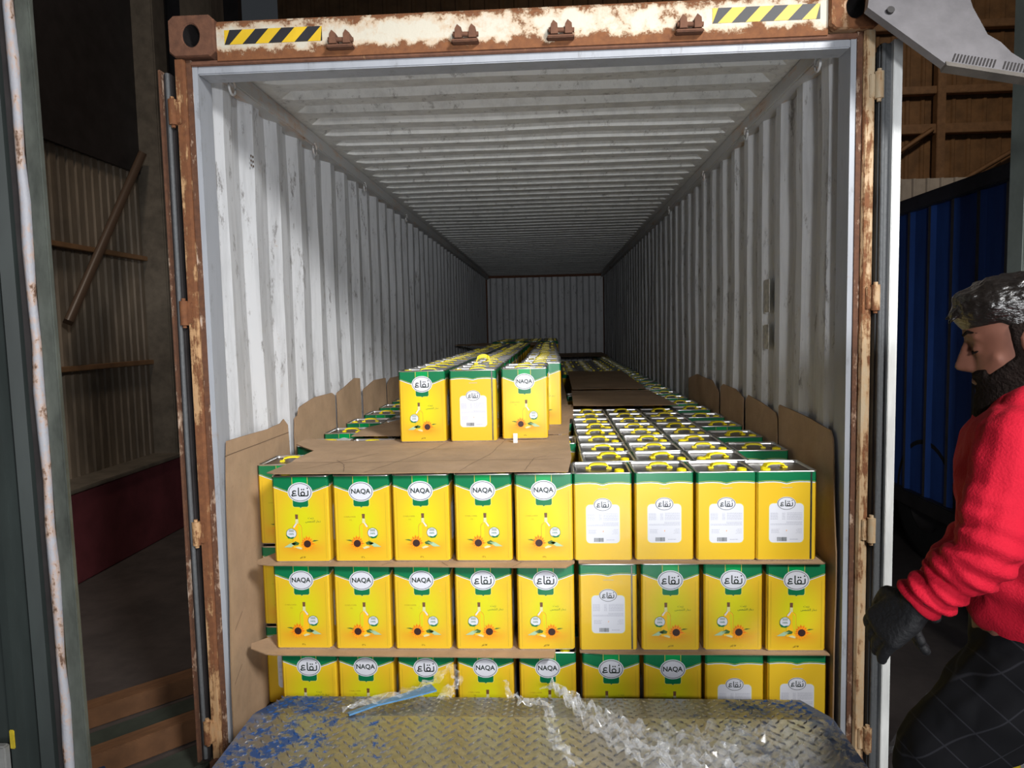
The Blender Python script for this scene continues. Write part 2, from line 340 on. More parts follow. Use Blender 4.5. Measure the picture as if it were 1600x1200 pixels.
def tin_panel(F, seam):
    prof = [(-.47,.13),(-.35,.122),(-.22,.120),(-.10,.126),(-.03,.138),(0,.142),(.03,.138),(.10,.126),(.22,.120),(.35,.122),(.47,.13)]
    F.poly([(-.47,.985)]+prof+[(.47,.985)], AMBER, 0)
    F.poly([(-.47,.004),(.47,.004)]+[(u,v-.001) for u, v in prof[::-1]], GREEN, 0)
    for i in range(len(prof)-1):
        (a, b), (c, d) = prof[i], prof[i+1]
        F.poly([(a,b-.004),(c,d-.004),(c,d+.006),(a,b+.006)], WHITE, 1)
        F.poly([(a,b-.015),(c,d-.015),(c,d-.012),(a,b-.012)], GOLD, 1)
    def rr(x0, y0, x1, y1, r, col, lay):
        q = TW/TH; P = []
        for cx, cy, a0 in ((x1-r,y0+r*q,-90),(x1-r,y1-r*q,0),(x0+r,y1-r*q,90),(x0+r,y0+r*q,180)):
            for k in range(6):
                a = math.radians(a0+k*18); P.append((cx+r*math.cos(a), cy+r*q*math.sin(a)))
        F.poly(P, col, lay)
    rr(-.295,.355,.295,.80,.075,GOLD,1); rr(-.287,.36,.287,.795,.07,WHITE,2)
    F.poly(disc2d(0,.36,.158,.075), WHITE, 3); F.poly(disc2d(0,.36,.150,.070), BLACK, 4); F.poly(disc2d(0,.36,.140,.065), WHITE, 5)
    for p in arabic_logo(): F.poly([(x*.135, .36-y*.135*TW/TH) for x, y in p], BLACK, 6)
    rnd = random.Random(3)
    def line(x0, x1, y, h=.0035):                            # small print, a run of word-long dashes
        x = x0
        while x < x1:
            w = rnd.uniform(.012,.04); e = min(x+w, x1); F.poly([(x,y),(e,y),(e,y+h),(x,y+h)], GREY, 3); x = e+.006
    for k in range(9): line(-.265, -.14, .463+k*.009); line(-.07, -.02, .463+k*.009); line(.01, .265, .46+k*.0095)
    for k in range(4): line(-.265 if k > 1 else .0, .265, .562+k*.011, .0045)
    for k in range(5): line(-.25, -.13+rnd.uniform(-.04,.03), .645+k*.010); line(.20-rnd.uniform(0,.06), .26, .640+k*.012)
    F.poly([(-.005,.655),(.012,.655),(.004,.675)], PETAL2, 3)
    x = -.155
    while x < .01:
        w = rnd.choice((.003,.005,.008)); F.poly([(x,.735),(x+w,.735),(x+w,.78),(x,.78)], BLACK, 3); x += w+rnd.choice((.003,.005))
    line(.06,.20,.755,.008); line(-.08,.10,.18,.006)
    if seam:
        F.poly([(.395,.006),(.402,.006),(.402,.98),(.395,.98)], BLACK, 3); F.poly([(.402,.006),(.416,.006),(.416,.98),(.402,.98)], PLATE, 3); F.poly([(.416,.006),(.424,.006),(.424,.98),(.416,.98)], BLACK, 3)
def rsq(w, r, n=5):                                          # rounded square outline
    P = []
    for cx, cy, a0 in ((w-r,-(w-r),-90),(w-r,w-r,0),(-(w-r),w-r,90),(-(w-r),-(w-r),180)):
        for k in range(n): a = math.radians(a0+k*90/(n-1)); P.append((cx+r*math.cos(a), cy+r*math.sin(a)))
    return P
def loft(mb, rings, mat_, smooth=True, cap=None):
    n = len(rings[0]); vs = [v for R in rings for v in R]; fs = []
    for i in range(len(rings)-1):
        for k in range(n): fs.append((i*n+k, i*n+(k+1)%n, (i+1)*n+(k+1)%n, (i+1)*n+k))
    mb.add(vs, fs, mat_, smooth=smooth)
    if cap == 'top': mb.add(rings[-1], [tuple(range(n))], mat_)
    if cap == 'bottom': mb.add(rings[0], [tuple(range(n))[::-1]], mat_)
def tin_body_mb(full=True):
    mb = MB(); h = TW/2
    def ring(w, z, r=.014): return [(x, y, z) for x, y in rsq(w, r, 5 if full else 2)]
    loft(mb, [ring(h-.004, 0), ring(h-.001, .004), ring(h, .007)], RIM, cap='bottom')
    loft(mb, [ring(h, .007), ring(h, TH*.867)], AMBER)
    loft(mb, [ring(h, TH*.867), ring(h, TH*.872)], WHITE)
    loft(mb, [ring(h, TH*.872), ring(h, TH-.006)], GREEN)
    loft(mb, [ring(h, TH-.006), ring(h+.0018, TH-.004), ring(h+.0012, TH-.0012), ring(h-.0015, TH+.0006), ring(h-.0042, TH-.0008), ring(h-.0050, TH-.010)], RIM)
    loft(mb, [ring(h-.0045, TH-.010), ring(h-.012, TH-.0095), ring(h-.016, TH-.0115)], PLATE, cap='top')
    if full:
        tin_front(Face(mb, 0), True); tin_panel(Face(mb, 1), True); tin_front(Face(mb, 2), False); tin_panel(Face(mb, 3), False)
    return mb
def handle_mb():
    mb = MB(); pts = []
    for k in range(13):
        t = k/12; pts.append((-.040+.080*t, 0, .0035+.012*math.sin(PI*t)**.28))
    prof = [(-.012,-.003),(.012,-.003),(.012,.003),(-.012,.003)]
    vs = []; fs = []
    for i, p in enumerate(pts):
        w = 1.0 if 2 < i < 10 else 1.25
        for a, b in prof: vs.append((p[0], p[1]+a*w, p[2]+b))
    for i in range(len(pts)-1):
        for k in range(4): fs.append((i*4+k, i*4+(k+1)%4, (i+1)*4+(k+1)%4, (i+1)*4+k))
    fs += [(0,1,2,3), tuple(len(vs)-4+k for k in (3,2,1,0))]
    mb.add(vs, fs)
    for sx in (-1, 1): mb.bbox(sx*.041-.011,-.0125,-.001, sx*.041+.011,.0125,.0045,.0015)
    return mb
def cap_mb():
    mb = MB(); n = 24
    def ring(r, z, k=0): return [((r+(k*.0007 if i%2 else 0))*math.cos(2*PI*i/n), (r+(k*.0007 if i%2 else 0))*math.sin(2*PI*i/n), z) for i in range(n)]
    loft(mb, [ring(.020,0), ring(.0205,.003), ring(.0175,.004,1), ring(.0172,.013,1), ring(.0155,.0145), ring(.010,.0145), ring(.009,.0132)], 0, False, cap='top')
    return mb
tin_root = empty('oil_tin'); body0 = tin_body_mb().build('tin_body', TM, tin_root, fix=False)
handle0 = handle_mb().build('handle', M_plastic, tin_root); handle0['label'] = 'yellow plastic carrying handle'
cap0 = cap_mb().build('spout_cap', M_plastic, tin_root); cap0['label'] = 'yellow plastic spout cap'
_used = [False]
ROT = {'N':0, 'A':PI, 'S':-PI/2, 'P':PI/2}                    # which printed side faces the door
rt = random.Random(21)
def place_tin(x, y, z, face, label, group, jit=.012, parts=True, raised=False, up=False):
    cx, cy = x+TW/2, y+TW/2
    if not parts:
        o = bpy.data.objects.new('oil_tin', small_mesh); C.objects.link(o); o.location = (cx, cy, z); o.rotation_euler = (0,0,rt.choice((0,PI/2,PI))+rt.uniform(-jit,jit))
        return tag(o, label, 'tin', group)
    if not _used[0]: r, ch = tin_root, (body0, handle0, cap0); _used[0] = True
    else:
        r = tin_root.copy(); C.objects.link(r); ch = []
        for c0 in (body0, handle0, cap0):
            c = c0.copy(); C.objects.link(c); c.parent = r; ch.append(c)
    rz = ROT[face]+rt.uniform(-jit, jit); r.location = (cx, cy, z); r.rotation_euler = (0,0,rz)
    inv = Matrix.Rotation(-ROT[face], 3, 'Z')
    cw = Vector(((.071 if face in 'PN' else -.071) + rt.uniform(-.004,.004), -.072+rt.uniform(-.004,.006), 0)); hw = Vector((rt.uniform(-.012,.012), rt.uniform(.005,.035), 0))
    ch[2].location = inv @ cw + Vector((0,0,TH-.0105)); ch[1].location = inv @ hw + Vector((0,0,TH-.0105))
    ch[2].scale = (1,1,1) if raised else (1,1,.85)
    ch[1].rotation_euler = (0,0,-ROT[face]+rt.uniform(-.1,.3))
    ch[1].scale = (1,1,1.15 if raised else .8)
    if up: ch[1].scale = (1,1,3.4)
    return tag(r, label, 'tin', group)
smb = tin_body_mb(False)
_h = handle_mb()
for f in range(len(_h.f)): smb.add([( _h.v[i][0], _h.v[i][1]+.02, _h.v[i][2]*.9+TH-.0105) for i in _h.f[f]], [tuple(range(len(_h.f[f])))], 19)
_h = cap_mb()
for f in range(len(_h.f)): smb.add([( _h.v[i][0]+.07, _h.v[i][1]-.07, _h.v[i][2]+TH-.0105) for i in _h.f[f]], [tuple(range(len(_h.f[f])))], 19)
_so = smb.build('oil_tin', TM+[M_plastic], fix=False); small_mesh = _so.data; bpy.data.objects.remove(_so)

PITCH = .3545
Z = [0.002, PITCH, 2*PITCH, 3*PITCH+.008]
WORDS = 'first second third fourth fifth sixth seventh eighth ninth tenth eleventh twelfth thirteenth fourteenth fifteenth sixteenth seventeenth eighteenth nineteenth twentieth'.split()
def nth(n):
    if n <= 20: return WORDS[n-1]
    t_, u_ = divmod(n, 10); tens = {2:'twent',3:'thirt',4:'fort',5:'fift'}[t_]
    return tens+'ieth' if u_ == 0 else tens+'y-'+WORDS[u_-1]
ORD = ['leftmost','second','third','fourth','fifth','sixth','seventh','eighth','rightmost']
FD = {'N':'Latin-lettered oval and sunflower', 'A':'Arabic-lettered oval and sunflower', 'P':'white information panel', 'S':'information panel beside a seam'}
rows = [(2, 'top', (-.99,-.75,-.517,-.274,-.041,.185,.417,.649,.873), 'ANNNNPPPS'),
        (1, 'middle', (-1.003,-.761,-.523,-.283,-.040,.200,.439,.677,.911), 'NNNAASAAA'),
        (0, 'bottom', (-.987,-.757,-.518,-.280,-.036,.209,.446,.682,.921), 'ANANNANPP')]
for t, tn, xs, fc in rows:
    for i, x in enumerate(xs):
        w = ORD[i] if i in (0, 8) else ORD[i]+' from the left'
        place_tin(x, .066+rt.uniform(-.004,.004), Z[t], fc[i], f'yellow tin with {FD[fc[i]]}, {w}, {tn} front row', f'front face oil tins, {tn} row', .01, raised=(t==2 and i>4))
# tins set back in the gap by the left wall
for t, tn, f in ((2,'top','N'),(1,'middle','N'),(0,'bottom','P')):
    place_tin(-1.146, .302, Z[t], f, f'tin set back beside the left cardboard board, {tn} level, half hidden', 'oil tins in the left wall gap', raised=True)
# second rank of the two lower levels, seen through the gaps
for t, tn, xs, fc in rows[1:]:
    for i in range(0, 9):
        x = -.918+.2295*i if i < 8 else .915
        place_tin(x, .306, Z[t], 'NAP'[i%3], f'{tn} level tin behind the front row, {ORD[i] if i in (0,8) else ORD[i]+chr(32)+"from left"}', f'second rank oil tins, {tn} level', .004, parts=False)

# what covers the top of the third level (x0, x1, y0, y1)
COVER = [(-.99,.19,-.02,.93), (-.93,.215,.96,1.62), (-.66,.235,1.6,2.35), (-.64,.20,2.3,6.4), (.235,.90,2.13,3.28), (.27,.89,3.42,5.85), (-1.2,-.55,4.4,6.0), (.2,1.1,9.0,11.8)]
def covered(cx, cy): return any(a-.02 < cx < b+.0 and c < cy < d-.06 for a, b, c, d in COVER)
cand = []
for r in range(1, 49):
    y = .066+.2365*r
    for c in range(8):
        x = -.918+.2295*c
        if not covered(x+TW/2, y+TW/2): cand.append((y, x, 2, 'm', r, c))
y = .78
while y < 11.4: 
    if not (4.3 < y < 5.9): cand.append((y, -1.146, 2, 'l', 1+int(round((y-.78)/.425))+1, 0))
    y += .425
y = .52
while y < 11.4: cand.append((y, .917, 2, 'r', 1+int(round((y-.52)/.385))+1, 0)); y += .385
T4 = []
for r in range(25):
    y = .74+.2285*r
    for c in range(3):
        x = (-.622,-.378,-.134)[c] + (.075 if (c == 2 and r > 1) else 0) + rt.uniform(-.004,.004)
        T4.append((y+(.06 if c == 2 and r == 0 else 0)+(.0 if c < 2 else .075*(r>0)), x, 3, 't', r, c))
for r in range(10):
    for c in range(4): T4.append((7.5+.236*r, -.72+.235*c, 3, 'b', r, c))
allt = sorted(cand+T4); NI = 300-27-3-18
stuff = []
for k, (y, x, t, kind, r, c) in enumerate(allt):
    z = Z[t]
    if k >= NI: stuff.append((x+TW/2+rt.uniform(-.003,.003), y+TW/2, z, rt.choice((0,1,2)))); continue
    near = y < 3.6
    if kind == 't':
        f = 'APN'[c] if r == 0 else rt.choice('ANP')
        if r == 0 and c == 1: f = 'S'
        pos = ('left','middle','right')[c]
        if r == 0: lab = f'tin with {FD[f]}, front of the {pos} raised column'
        else: lab = f'tin of the raised fourth layer, {pos} column, {nth(r+1)} back from the front'
        place_tin(x, y, z, f, lab, 'raised fourth layer oil tins', .03 if r else .015, parts=near, raised=False, up=(r, c) in ((2,1),))
    elif kind == 'b': place_tin(x, y, z, 'P', f'distant tin on the far raised block, {nth(c+1)} column, {nth(r+1)} rank', 'far raised block oil tins', .02, parts=False)
    else:
        f = rt.choice('NAP')
        if kind == 'm':
            lab = f'third level tin top, {nth(r+1)} rank from the door, {nth(c+1)} column from the left wall'
            grp = 'third level oil tin tops'
        else:
            sd = 'left' if kind == 'l' else 'right'
            lab = f'third level tin against the {sd} wall, green band showing, {nth(r)} from the door'
            grp = f'oil tins along the {sd} wall'
        place_tin(x, y, z, f, lab, grp, .025 if kind == 'm' else .015, parts=near, raised=True)
smbv = MB()
for (cx, cy, z, q) in stuff:
    R = Matrix.Rotation(q*PI/2+rt.uniform(-.02,.02), 3, 'Z')
    b = len(smbv.v); smbv.v += [tuple(R @ Vector(v) + Vector((cx,cy,z))) for v in smb.v]
    smbv.f += [tuple(b+i for i in f) for f in smb.f]; smbv.m += smb.m; smbv.sm += smb.sm; smbv.uv += [None]*len(smb.f)
print('tins', len(allt), 'stuff', len(stuff))
o = smbv.build('distant_oil_tins', TM+[M_plastic], fix=False); tag(o, 'mass of far oil tin tops receding to the back wall of the container', 'tins', 'distant tins', 'stuff')

# ------------------------------------------------------------------ the container
cont = empty('shipping_container', (0,0,0), label='old high cube shipping container, open doors, rusty cream door frame and grey ribbed inside', cat='container')
L = 12.03
def corr_profile(a, b, pitch, flat_in, slope, depth, start=0):
    # returns (t, d): position along the wall, depth (0 = inner flat, depth = outer flat)
    P = [(a, depth)]; t = a+start
    out = pitch-flat_in-2*slope
    while t+pitch < b:
        P += [(t+out/2, depth), (t+out/2+slope, 0), (t+out/2+slope+flat_in, 0), (t+out/2+2*slope+flat_in, depth)]; t += pitch
    P.append((b, depth)); return P
def sheet_wall(name, prof, mapper, h0, h1, mat_, th=.002):
    mb = MB(); n = len(prof); nz = 24; vs = []
    rw = random.Random(len(name)*7+n)
    for j in range(nz+1):
        h = h0+(h1-h0)*j/nz
        for i, (t, d) in enumerate(prof):
            w = noise.noise(Vector((t*1.7, h*1.3, len(name))))*.009+noise.noise(Vector((t*6, h*4, 3.3)))*.003
            w *= min(1, (j)/2, (nz-j)/2)
            vs.append(mapper(t, d+w, h))
    fs = [(j*n+i, j*n+i+1, (j+1)*n+i+1, (j+1)*n+i) for j in range(nz) for i in range(n-1)]
    mb.add(vs, fs); return mb.build(name, mat_, cont)
prof = corr_profile(.11, L, .278, .072, .068, .036)
sheet_wall('side_wall', prof, lambda t, d, h: (-1.172-d, t, h), 0, 2.62, M_wall)
sheet_wall('side_wall', prof, lambda t, d, h: (1.172+d, t, h), 0, 2.62, M_wall)
prof = corr_profile(-1.17, 1.17, .25, .09, .035, .045)
sheet_wall('end_wall', prof, lambda t, d, h: (t, L-.06+d, h), 0, 2.62, M_wall)
# roof: transverse ribs that stop short of the rails
mb = MB(); xs = [-1.17,-1.10,-1.05]+[-1.05+2.1*k/14 for k in range(1,14)]+[1.05,1.10,1.17]
ys = [0.10,.30]; ds = [0,0]; y = .30
while y+.209 < L:
    ys += [y+.055, y+.085, y+.145, y+.175]; ds += [0, .032, .032, 0]; y += .209
ys.append(L); ds.append(0)
vs = []
for y, d in zip(ys, ds):
    for x in xs:
        e = 1 if abs(x) < 1.06 else 0
        w = noise.noise(Vector((x*1.5, y*2.3, 9)))*.006*e
        vs.append((x, y, 2.672+d*e+w))
n = len(xs); mb.add(vs, [(j*n+i, j*n+i+1, (j+1)*n+i+1, (j+1)*n+i) for j in range(len(ys)-1) for i in range(n-1)])
mb.build('roof_panel', M_roof, cont)
mb = MB(); mb.box(-1.25,.0,2.728,1.25,L,2.74); mb.build('roof_skin', M_rust, cont)
mb = MB(); mb.box(-1.22,0,-.03,1.22,L,0); mb.build('floor_board', M_ply, cont)
mb = MB(); mb.box(-1.23,L,-.1,1.23,L+.02,2.72); mb.build('end_skin', M_rust, cont)
M_rail = rust_mat('rail_paint', (.50,.50,.50), .34, rust2=(.30,.14,.07), streak=(4,.6,4), scale=3)
for s in (-1, 1):
    mb = MB(); mb.bbox(min(s*1.135,s*1.21),.08,2.60,max(s*1.135,s*1.21),L,2.672,.006); mb.build('top_rail', M_rail, cont)
    mb = MB(); mb.bbox(min(s*1.14,s*1.21),.08,-.15,max(s*1.14,s*1.21),L,.0,.006); mb.build('bottom_rail', M_rail, cont)
    # outer side skin, seen only from beside the container
    # corner post: outer channel, inner jamb, recessed rust strip
    mb = MB()
    mb.extrude([(s*1.170,.004),(s*1.170,.11),(s*1.182,.11),(s*1.182,.016),(s*1.190,.004)], 'z', .0, 2.60)
    j = mb.build('door_jamb', M_inner, cont)
    mb = MB()
    mb.extrude([(s*1.190,-.002),(s*1.186,.03),(s*1.186,.12),(s*1.215,.12),(s*1.215,.03),(s*1.208,-.002)], 'z', -.15, 2.61); mb.build('post_flange', M_postdark, cont)
    mb = MB()
    mb.extrude([(s*1.209,-.008),(s*1.216,-.018),(s*1.243,-.018),(s*1.249,-.008),(s*1.249,.12),(s*1.209,.12)], 'z', -.15, 2.61)
    post = mb.build('corner_post', M_post if s > 0 else M_postL, cont)
    # corner casting with its oval hole
    for z0, z1 in ((2.612, 2.758), (-.155, -.05)):
        mb = MB(); n = 24
        x0, x1 = (s*1.085, s*1.255); cx = (x0+x1)/2; cz = (z0+z1)/2
        sq = []; ho = []
        for k in range(n):
            a = 2*PI*(k+.5)/n; ca, sa = math.cos(a), math.sin(a); q = max(abs(ca), abs(sa))
            sq.append((cx+ca/q*abs(x1-x0)/2, cz+sa/q*(z1-z0)/2)); ho.append((cx+ca*.031, cz+sa*.040))
        R = [[(x,-.03,z) for x, z in ho],[(x,-.034,z) for x, z in [(cx+(a-cx)*1.12, cz+(b-cz)*1.12) for a, b in ho]],[(x,-.034,z) for x, z in [(cx+(a-cx)*.95, cz+(b-cz)*.95) for a, b in sq]],[(x,-.026,z) for x, z in sq],[(x,.12,z) for x, z in sq]]
        loft(mb, R, 0, False); loft(mb, [[(x,.10,z) for x, z in ho],[(x,-.03,z) for x, z in ho]], 1, False)
        mb.add([(x,.10,z) for x, z in ho], [tuple(range(n))], 1); mb.add([(x,.12,z) for x, z in sq], [tuple(range(n))], 0)
        mb.build('corner_casting', [M_cast if s > 0 else M_rust, M_dark_steel], cont)
# door header
mb = MB()
mb.extrude([(-.012,2.600),(-.012,2.728),(.0,2.742),(.09,2.742),(.09,2.60)], 'x', -1.085, 1.085)
hd = mb.build('door_header', M_header, cont)
mb = MB(); mb.bbox(-1.19,-.006,2.588,1.19,.04,2.606,.003); mb.build('header_lip', M_rust, hd)
mb = MB(); mb.bbox(-1.17,.006,2.560,1.17,.10,2.592,.004); mb.build('header_jamb', M_inner, cont)
# hazard stickers on the header
for x0, x1, tilt in ((-1.055,-.695,.0),(.690,1.058,.0)):
    mb = MB(); z0, z1 = 2.655, 2.706; y = -.0135
    mb.add([(x0,y,z0),(x1,y,z0),(x1,y,z1),(x0,y,z1)], [(0,1,2,3)], 0)
    k = x0-.03
    sgn = 1
    while k < x1:
        def cl(v): return min(max(v, x0), x1)
        a, b = k, k+.048
        P = [(cl(a),z0),(cl(b),z0),(cl(b+.05),z1),(cl(a+.05),z1)]
        if P[1][0]-P[0][0] > .005 or P[2][0]-P[3][0] > .005: mb.add([(x,y-.0006,z) for x, z in P], [(0,1,2,3)], 1)
        k += .096
    o = mb.build('hazard_sticker', [M_cyel, M_cblk], hd, fix=False); o['label'] = 'yellow and black diagonal warning stripes'
# cam keepers on the header
for x in (-.622,-.174,.163,.609):
    mb = MB()
    mb.bbox(x-.045,-.03,2.625,x+.03,-.012,2.632,.002)
    for dx in (-.038, .012):
        mb.extrude([(x+dx,2.63),(x+dx+.026,2.63),(x+dx+.024,2.664),(x+dx+.010,2.676),(x+dx+.001,2.662)], 'y', -.052, -.012)
    mb.tube([(x-.045,-.036,2.648),(x+.045,-.036,2.645)], .009, 8)
    mb.bbox(x-.05,-.05,2.618,x+.045,-.012,2.628,.003)
    mb.build('cam_keeper', M_rust, cont)
# lashing rings under the rails
for s in (-1, 1):
    for y in (.19, 1.18, 2.21, 3.6):
        mb = MB(); x = s*1.128; P = [(x-s*.004, y+.030*math.cos(a), 2.575+.030*math.sin(a)) for a in [math.radians(-200+k*26) for k in range(12)]]
        mb.tube(P, .005, 8); mb.build('lashing_ring', M_rail, cont)
# doors folded right back along the outside
for s in (-1, 1):
    mb = MB()
    x0, x1 = (s*1.262, s*(1.318 if s > 0 else 1.296))
    mb.bbox(min(x0,x1),-.015,-.07,max(x0,x1),.02,2.565,.006)                 # hinge-side edge channel
    prof = [(s*1.270,.02),(s*1.312,.02)]
    mb.extrude([(s*1.268,.02),(s*1.268,1.17),(s*1.290,1.17),(s*1.290,.02)], 'z', -.05, 2.55)
    for k in range(5): mb.extrude([(s*1.290,.12+.21*k),(s*1.302,.15+.21*k),(s*1.302,.22+.21*k),(s*1.290,.25+.21*k)], 'z', 0, 2.5)
    d = mb.build('door', M_gasket if s > 0 else M_dark_steel, cont)
    w0, w1 = (1.300, 1.330) if s > 0 else (1.290, 1.300)
    mb = MB(); mb.bbox(min(s*w0,s*w1),-.035,-.06,max(s*w0,s*w1),.004,2.57,.002)
    e = mb.build('door_edge', M_white_edge if s > 0 else M_postdark, d)
    mb = MB(); mb.tube([(s*1.272,-.02,2.56),(s*1.274,-.024,1.2),(s*1.272,-.02,-.05)], .0085, 8)
    mb.build('door_seal', M_gasket, d)
    for z in (.06, .852, 1.69, 2.42):
        mb = MB()
        mb.tube([(s*1.256,-.026,z-.045),(s*1.256,-.026,z+.045)], .0155, 14)
        mb.bbox(min(s*1.225,s*1.262),-.026,z-.040,max(s*1.225,s*1.262),-.012,z+.040,.003)
        mb.tube([(s*1.256,-.026,z-.055),(s*1.256,-.026,z+.055)], .008, 8)
        mb.build('hinge', M_post if s > 0 else M_postL, cont)
# stencil and paper label remains on the walls
mb = MB()
for k, (y, z) in enumerate(((.45,2.37),(.45,2.35),(.45,2.33),(.47,2.37),(.47,2.35),(.47,2.33))): mb.box(-1.1725,y,z,-1.1695,y+.008,z+.008)
mb.build('stencil_mark', M_ink, cont)
mb = MB(); mb.box(1.169,.92,1.66,1.1715,1.0,1.82); mb.box(1.169,.93,1.48,1.1715,1.0,1.60); mb.build('paper_label_remains', mat('old_paper', (.55,.53,.48), .8, noise_amt=.5, noise_scale=40), cont)

# ------------------------------------------------------------------ cardboard
def flat_sheet(name, outline, z, label, th=.004, wav=.004, creases=(), curl=None, seed=1, group='cardboard layer sheets', amp=None):
    """outline: list of (x,y) corners; a triangulated grid clipped to it, slightly wavy, with thickness"""
    xs = [p[0] for p in outline]; ys = [p[1] for p in outline]
    bm = bmesh.new(); vs = [bm.verts.new((x,y,z)) for x, y in outline]; bm.faces.new(vs)
    for ax, lo, hi in ((0, min(xs), max(xs)), (1, min(ys), max(ys))):
        st = .06; k = lo+st
        while k < hi:
            co = Vector((k,0,0)) if ax == 0 else Vector((0,k,0)); no = Vector((1,0,0)) if ax == 0 else Vector((0,1,0))
            bmesh.ops.bisect_plane(bm, geom=bm.verts[:]+bm.edges[:]+bm.faces[:], plane_co=co, plane_no=no); k += st
    def H(x, y):
        h = noise.noise(Vector((x*3+seed, y*3, seed)))*wav+noise.noise(Vector((x*9+seed, y*9, seed)))*wav*.3
        if curl: h += curl(x, y)
        return h
    for v in bm.verts: v.co.z += H(v.co.x, v.co.y)
    r = bmesh.ops.extrude_face_region(bm, geom=bm.faces[:])
    for e in r['geom']:
        if isinstance(e, bmesh.types.BMVert): e.co.z += th
    bmesh.ops.recalc_face_normals(bm, faces=bm.faces)
    mb = MB(); bm.verts.index_update()
    for f in bm.faces: pass
    mb.v = [tuple(v.co) for v in bm.verts]
    for f in bm.faces:
        mb.f.append(tuple(v.index for v in f.verts)); mb.m.append(1 if abs(f.normal.z) < .5 else 0); mb.sm.append(False); mb.uv.append(None)
    bm.free()
    for c in creases:                                        # fold marks pressed into the board
        for (a, b), (d, e) in zip(c, c[1:]):
            n = max(2, int(math.hypot(d-a, e-b)/.03)); P = []
            for k in range(n+1):
                x = a+(d-a)*k/n+rt.uniform(-.002,.002); y = b+(e-b)*k/n+rt.uniform(-.002,.002); P.append((x, y, z+H(x,y)+th+.0008))
            for p, q in zip(P, P[1:]):
                dx, dy = q[0]-p[0], q[1]-p[1]; Ln = math.hypot(dx, dy) or 1; w = .0012; ox, oy = -dy/Ln*w, dx/Ln*w
                mb.add([(p[0]+ox,p[1]+oy,p[2]),(p[0]-ox,p[1]-oy,p[2]),(q[0]-ox,q[1]-oy,q[2]),(q[0]+ox,q[1]+oy,q[2])], [(0,1,2,3)], 2)
    o = mb.build(name, [M_card, M_card2, M_crease], fix=False); return tag(o, label, 'cardboard', group)
zt = 3*PITCH-.001
G = 'cardboard sheets between the tin layers'
flat_sheet('cardboard_sheet', [(-1.0,.045),(-.97,.03),(.165,.03),(.185,.30),(.190,.95),(-1.10,.80),(-1.09,.62),(-.965,.50)], 3*PITCH-.001, 'creased brown cardboard sheet lying over the left front tins, before the raised layer', .004, .004,
           creases=[[(-.95,.25),(.16,.27)],[(-.62,.04),(-.50,.35),(-.42,.62),(-.36,.9)],[(-.25,.04),(-.16,.42),(-.12,.8)],[(-.80,.30),(-.74,.20),(-.7,.05)],[(.0,.04),(.03,.30),(.08,.35)],[(-.88,.12),(-.66,.45)],[(-.5,.55),(-.3,.57)]], seed=2,
           curl=lambda x, y: .022*max(0, (-.80-x)/.3)**2*(1 if y > .3 else .3)+.0025)
flat_sheet('cardboard_sheet', [(-.93,.98),(.19,.96),(.215,1.62),(-.80,1.66),(-.93,1.30)], zt+.004, 'brown cardboard sheet showing left of the raised layer just behind the creased front sheet', .004, .004, seed=5)
flat_sheet('cardboard_sheet', [(-.66,1.66),(.235,1.60),(.255,2.35),(-.66,2.35)], zt+.001, 'brown cardboard sheet under the raised layer, its right edge showing beside the exposed tins', .004, .004, seed=6)
flat_sheet('cardboard_sheet', [(-.64,2.38),(.22,2.38),(.22,4.3),(-.64,4.3)], zt+.001, 'narrow cardboard sheet under the middle of the raised layer', .004, .003, seed=8)
flat_sheet('cardboard_sheet', [(-.64,4.33),(.22,4.33),(.22,6.3),(-.64,6.3)], zt+.001, 'cardboard sheet under the rear of the raised layer', .004, .003, seed=18)
flat_sheet('cardboard_sheet', [(.25,2.15),(.93,2.10),(.90,3.26),(.27,3.28)], zt+.004+.012, 'dark brown cardboard sheet on the right, nearest of those lying on the receding tin tops', .004, .006, seed=11)
flat_sheet('cardboard_sheet', [(.28,3.42),(.90,3.42),(.93,5.8),(.30,5.85)], zt+.016, 'long brown cardboard sheet on the right, second from the door on the receding tin tops', .004, .006, seed=12)
flat_sheet('cardboard_sheet', [(-.3,10.1),(1.12,10.1),(1.12,11.8),(-.3,11.8)], zt+.016, 'cardboard sheet on the tins against the back wall', .004, .006, seed=13)
flat_sheet('cardboard_sheet', [(-1.13,4.45),(-.66,4.40),(-.66,6.0),(-1.13,6.0)], zt+.05, 'dark cardboard sheet lying between the raised layer and the left wall', .004, .02, seed=14)
flat_sheet('cardboard_sheet', [(-1.13,6.55),(.10,6.55),(.10,7.3),(-1.13,7.3)], Z[3]+TH-.02, 'dark cardboard sheet raised across the tins behind the fourth layer', .004, .03, seed=15)
flat_sheet('cardboard_sheet', [(-1.075,.10),(-1.06,.05),(-1.0,.035),(.150,.0),(.185,.055),(.190,.80),(-1.0,.80),(-1.0,.28)], 2*PITCH-.0055, 'cardboard sheet between the top and middle levels, left half, overhanging the tins below', .004, .0015, creases=[[(-.56,.03),(-.53,.065)],[(-.30,.02),(-.33,.065)],[(-.05,.01),(-.02,.06)]], seed=21)
flat_sheet('cardboard_sheet', [(.200,.052),(.24,.045),(1.118,.040),(1.105,.30),(1.105,.80),(.200,.80)], 2*PITCH-.0055, 'cardboard sheet between the top and middle levels, right half, under the information panel tins', .004, .0015, seed=22)
flat_sheet('cardboard_sheet', [(-1.115,.09),(-1.10,.05),(-1.03,.02),(.100,.005),(.105,.06),(.19,.80),(-1.0,.80),(-1.0,.28)], PITCH-.0055, 'cardboard sheet between the middle and bottom levels, left half, corner poking left', .004, .0015, seed=23,
           curl=lambda x, y: .012*max(0, (-1.0-x)/.1))
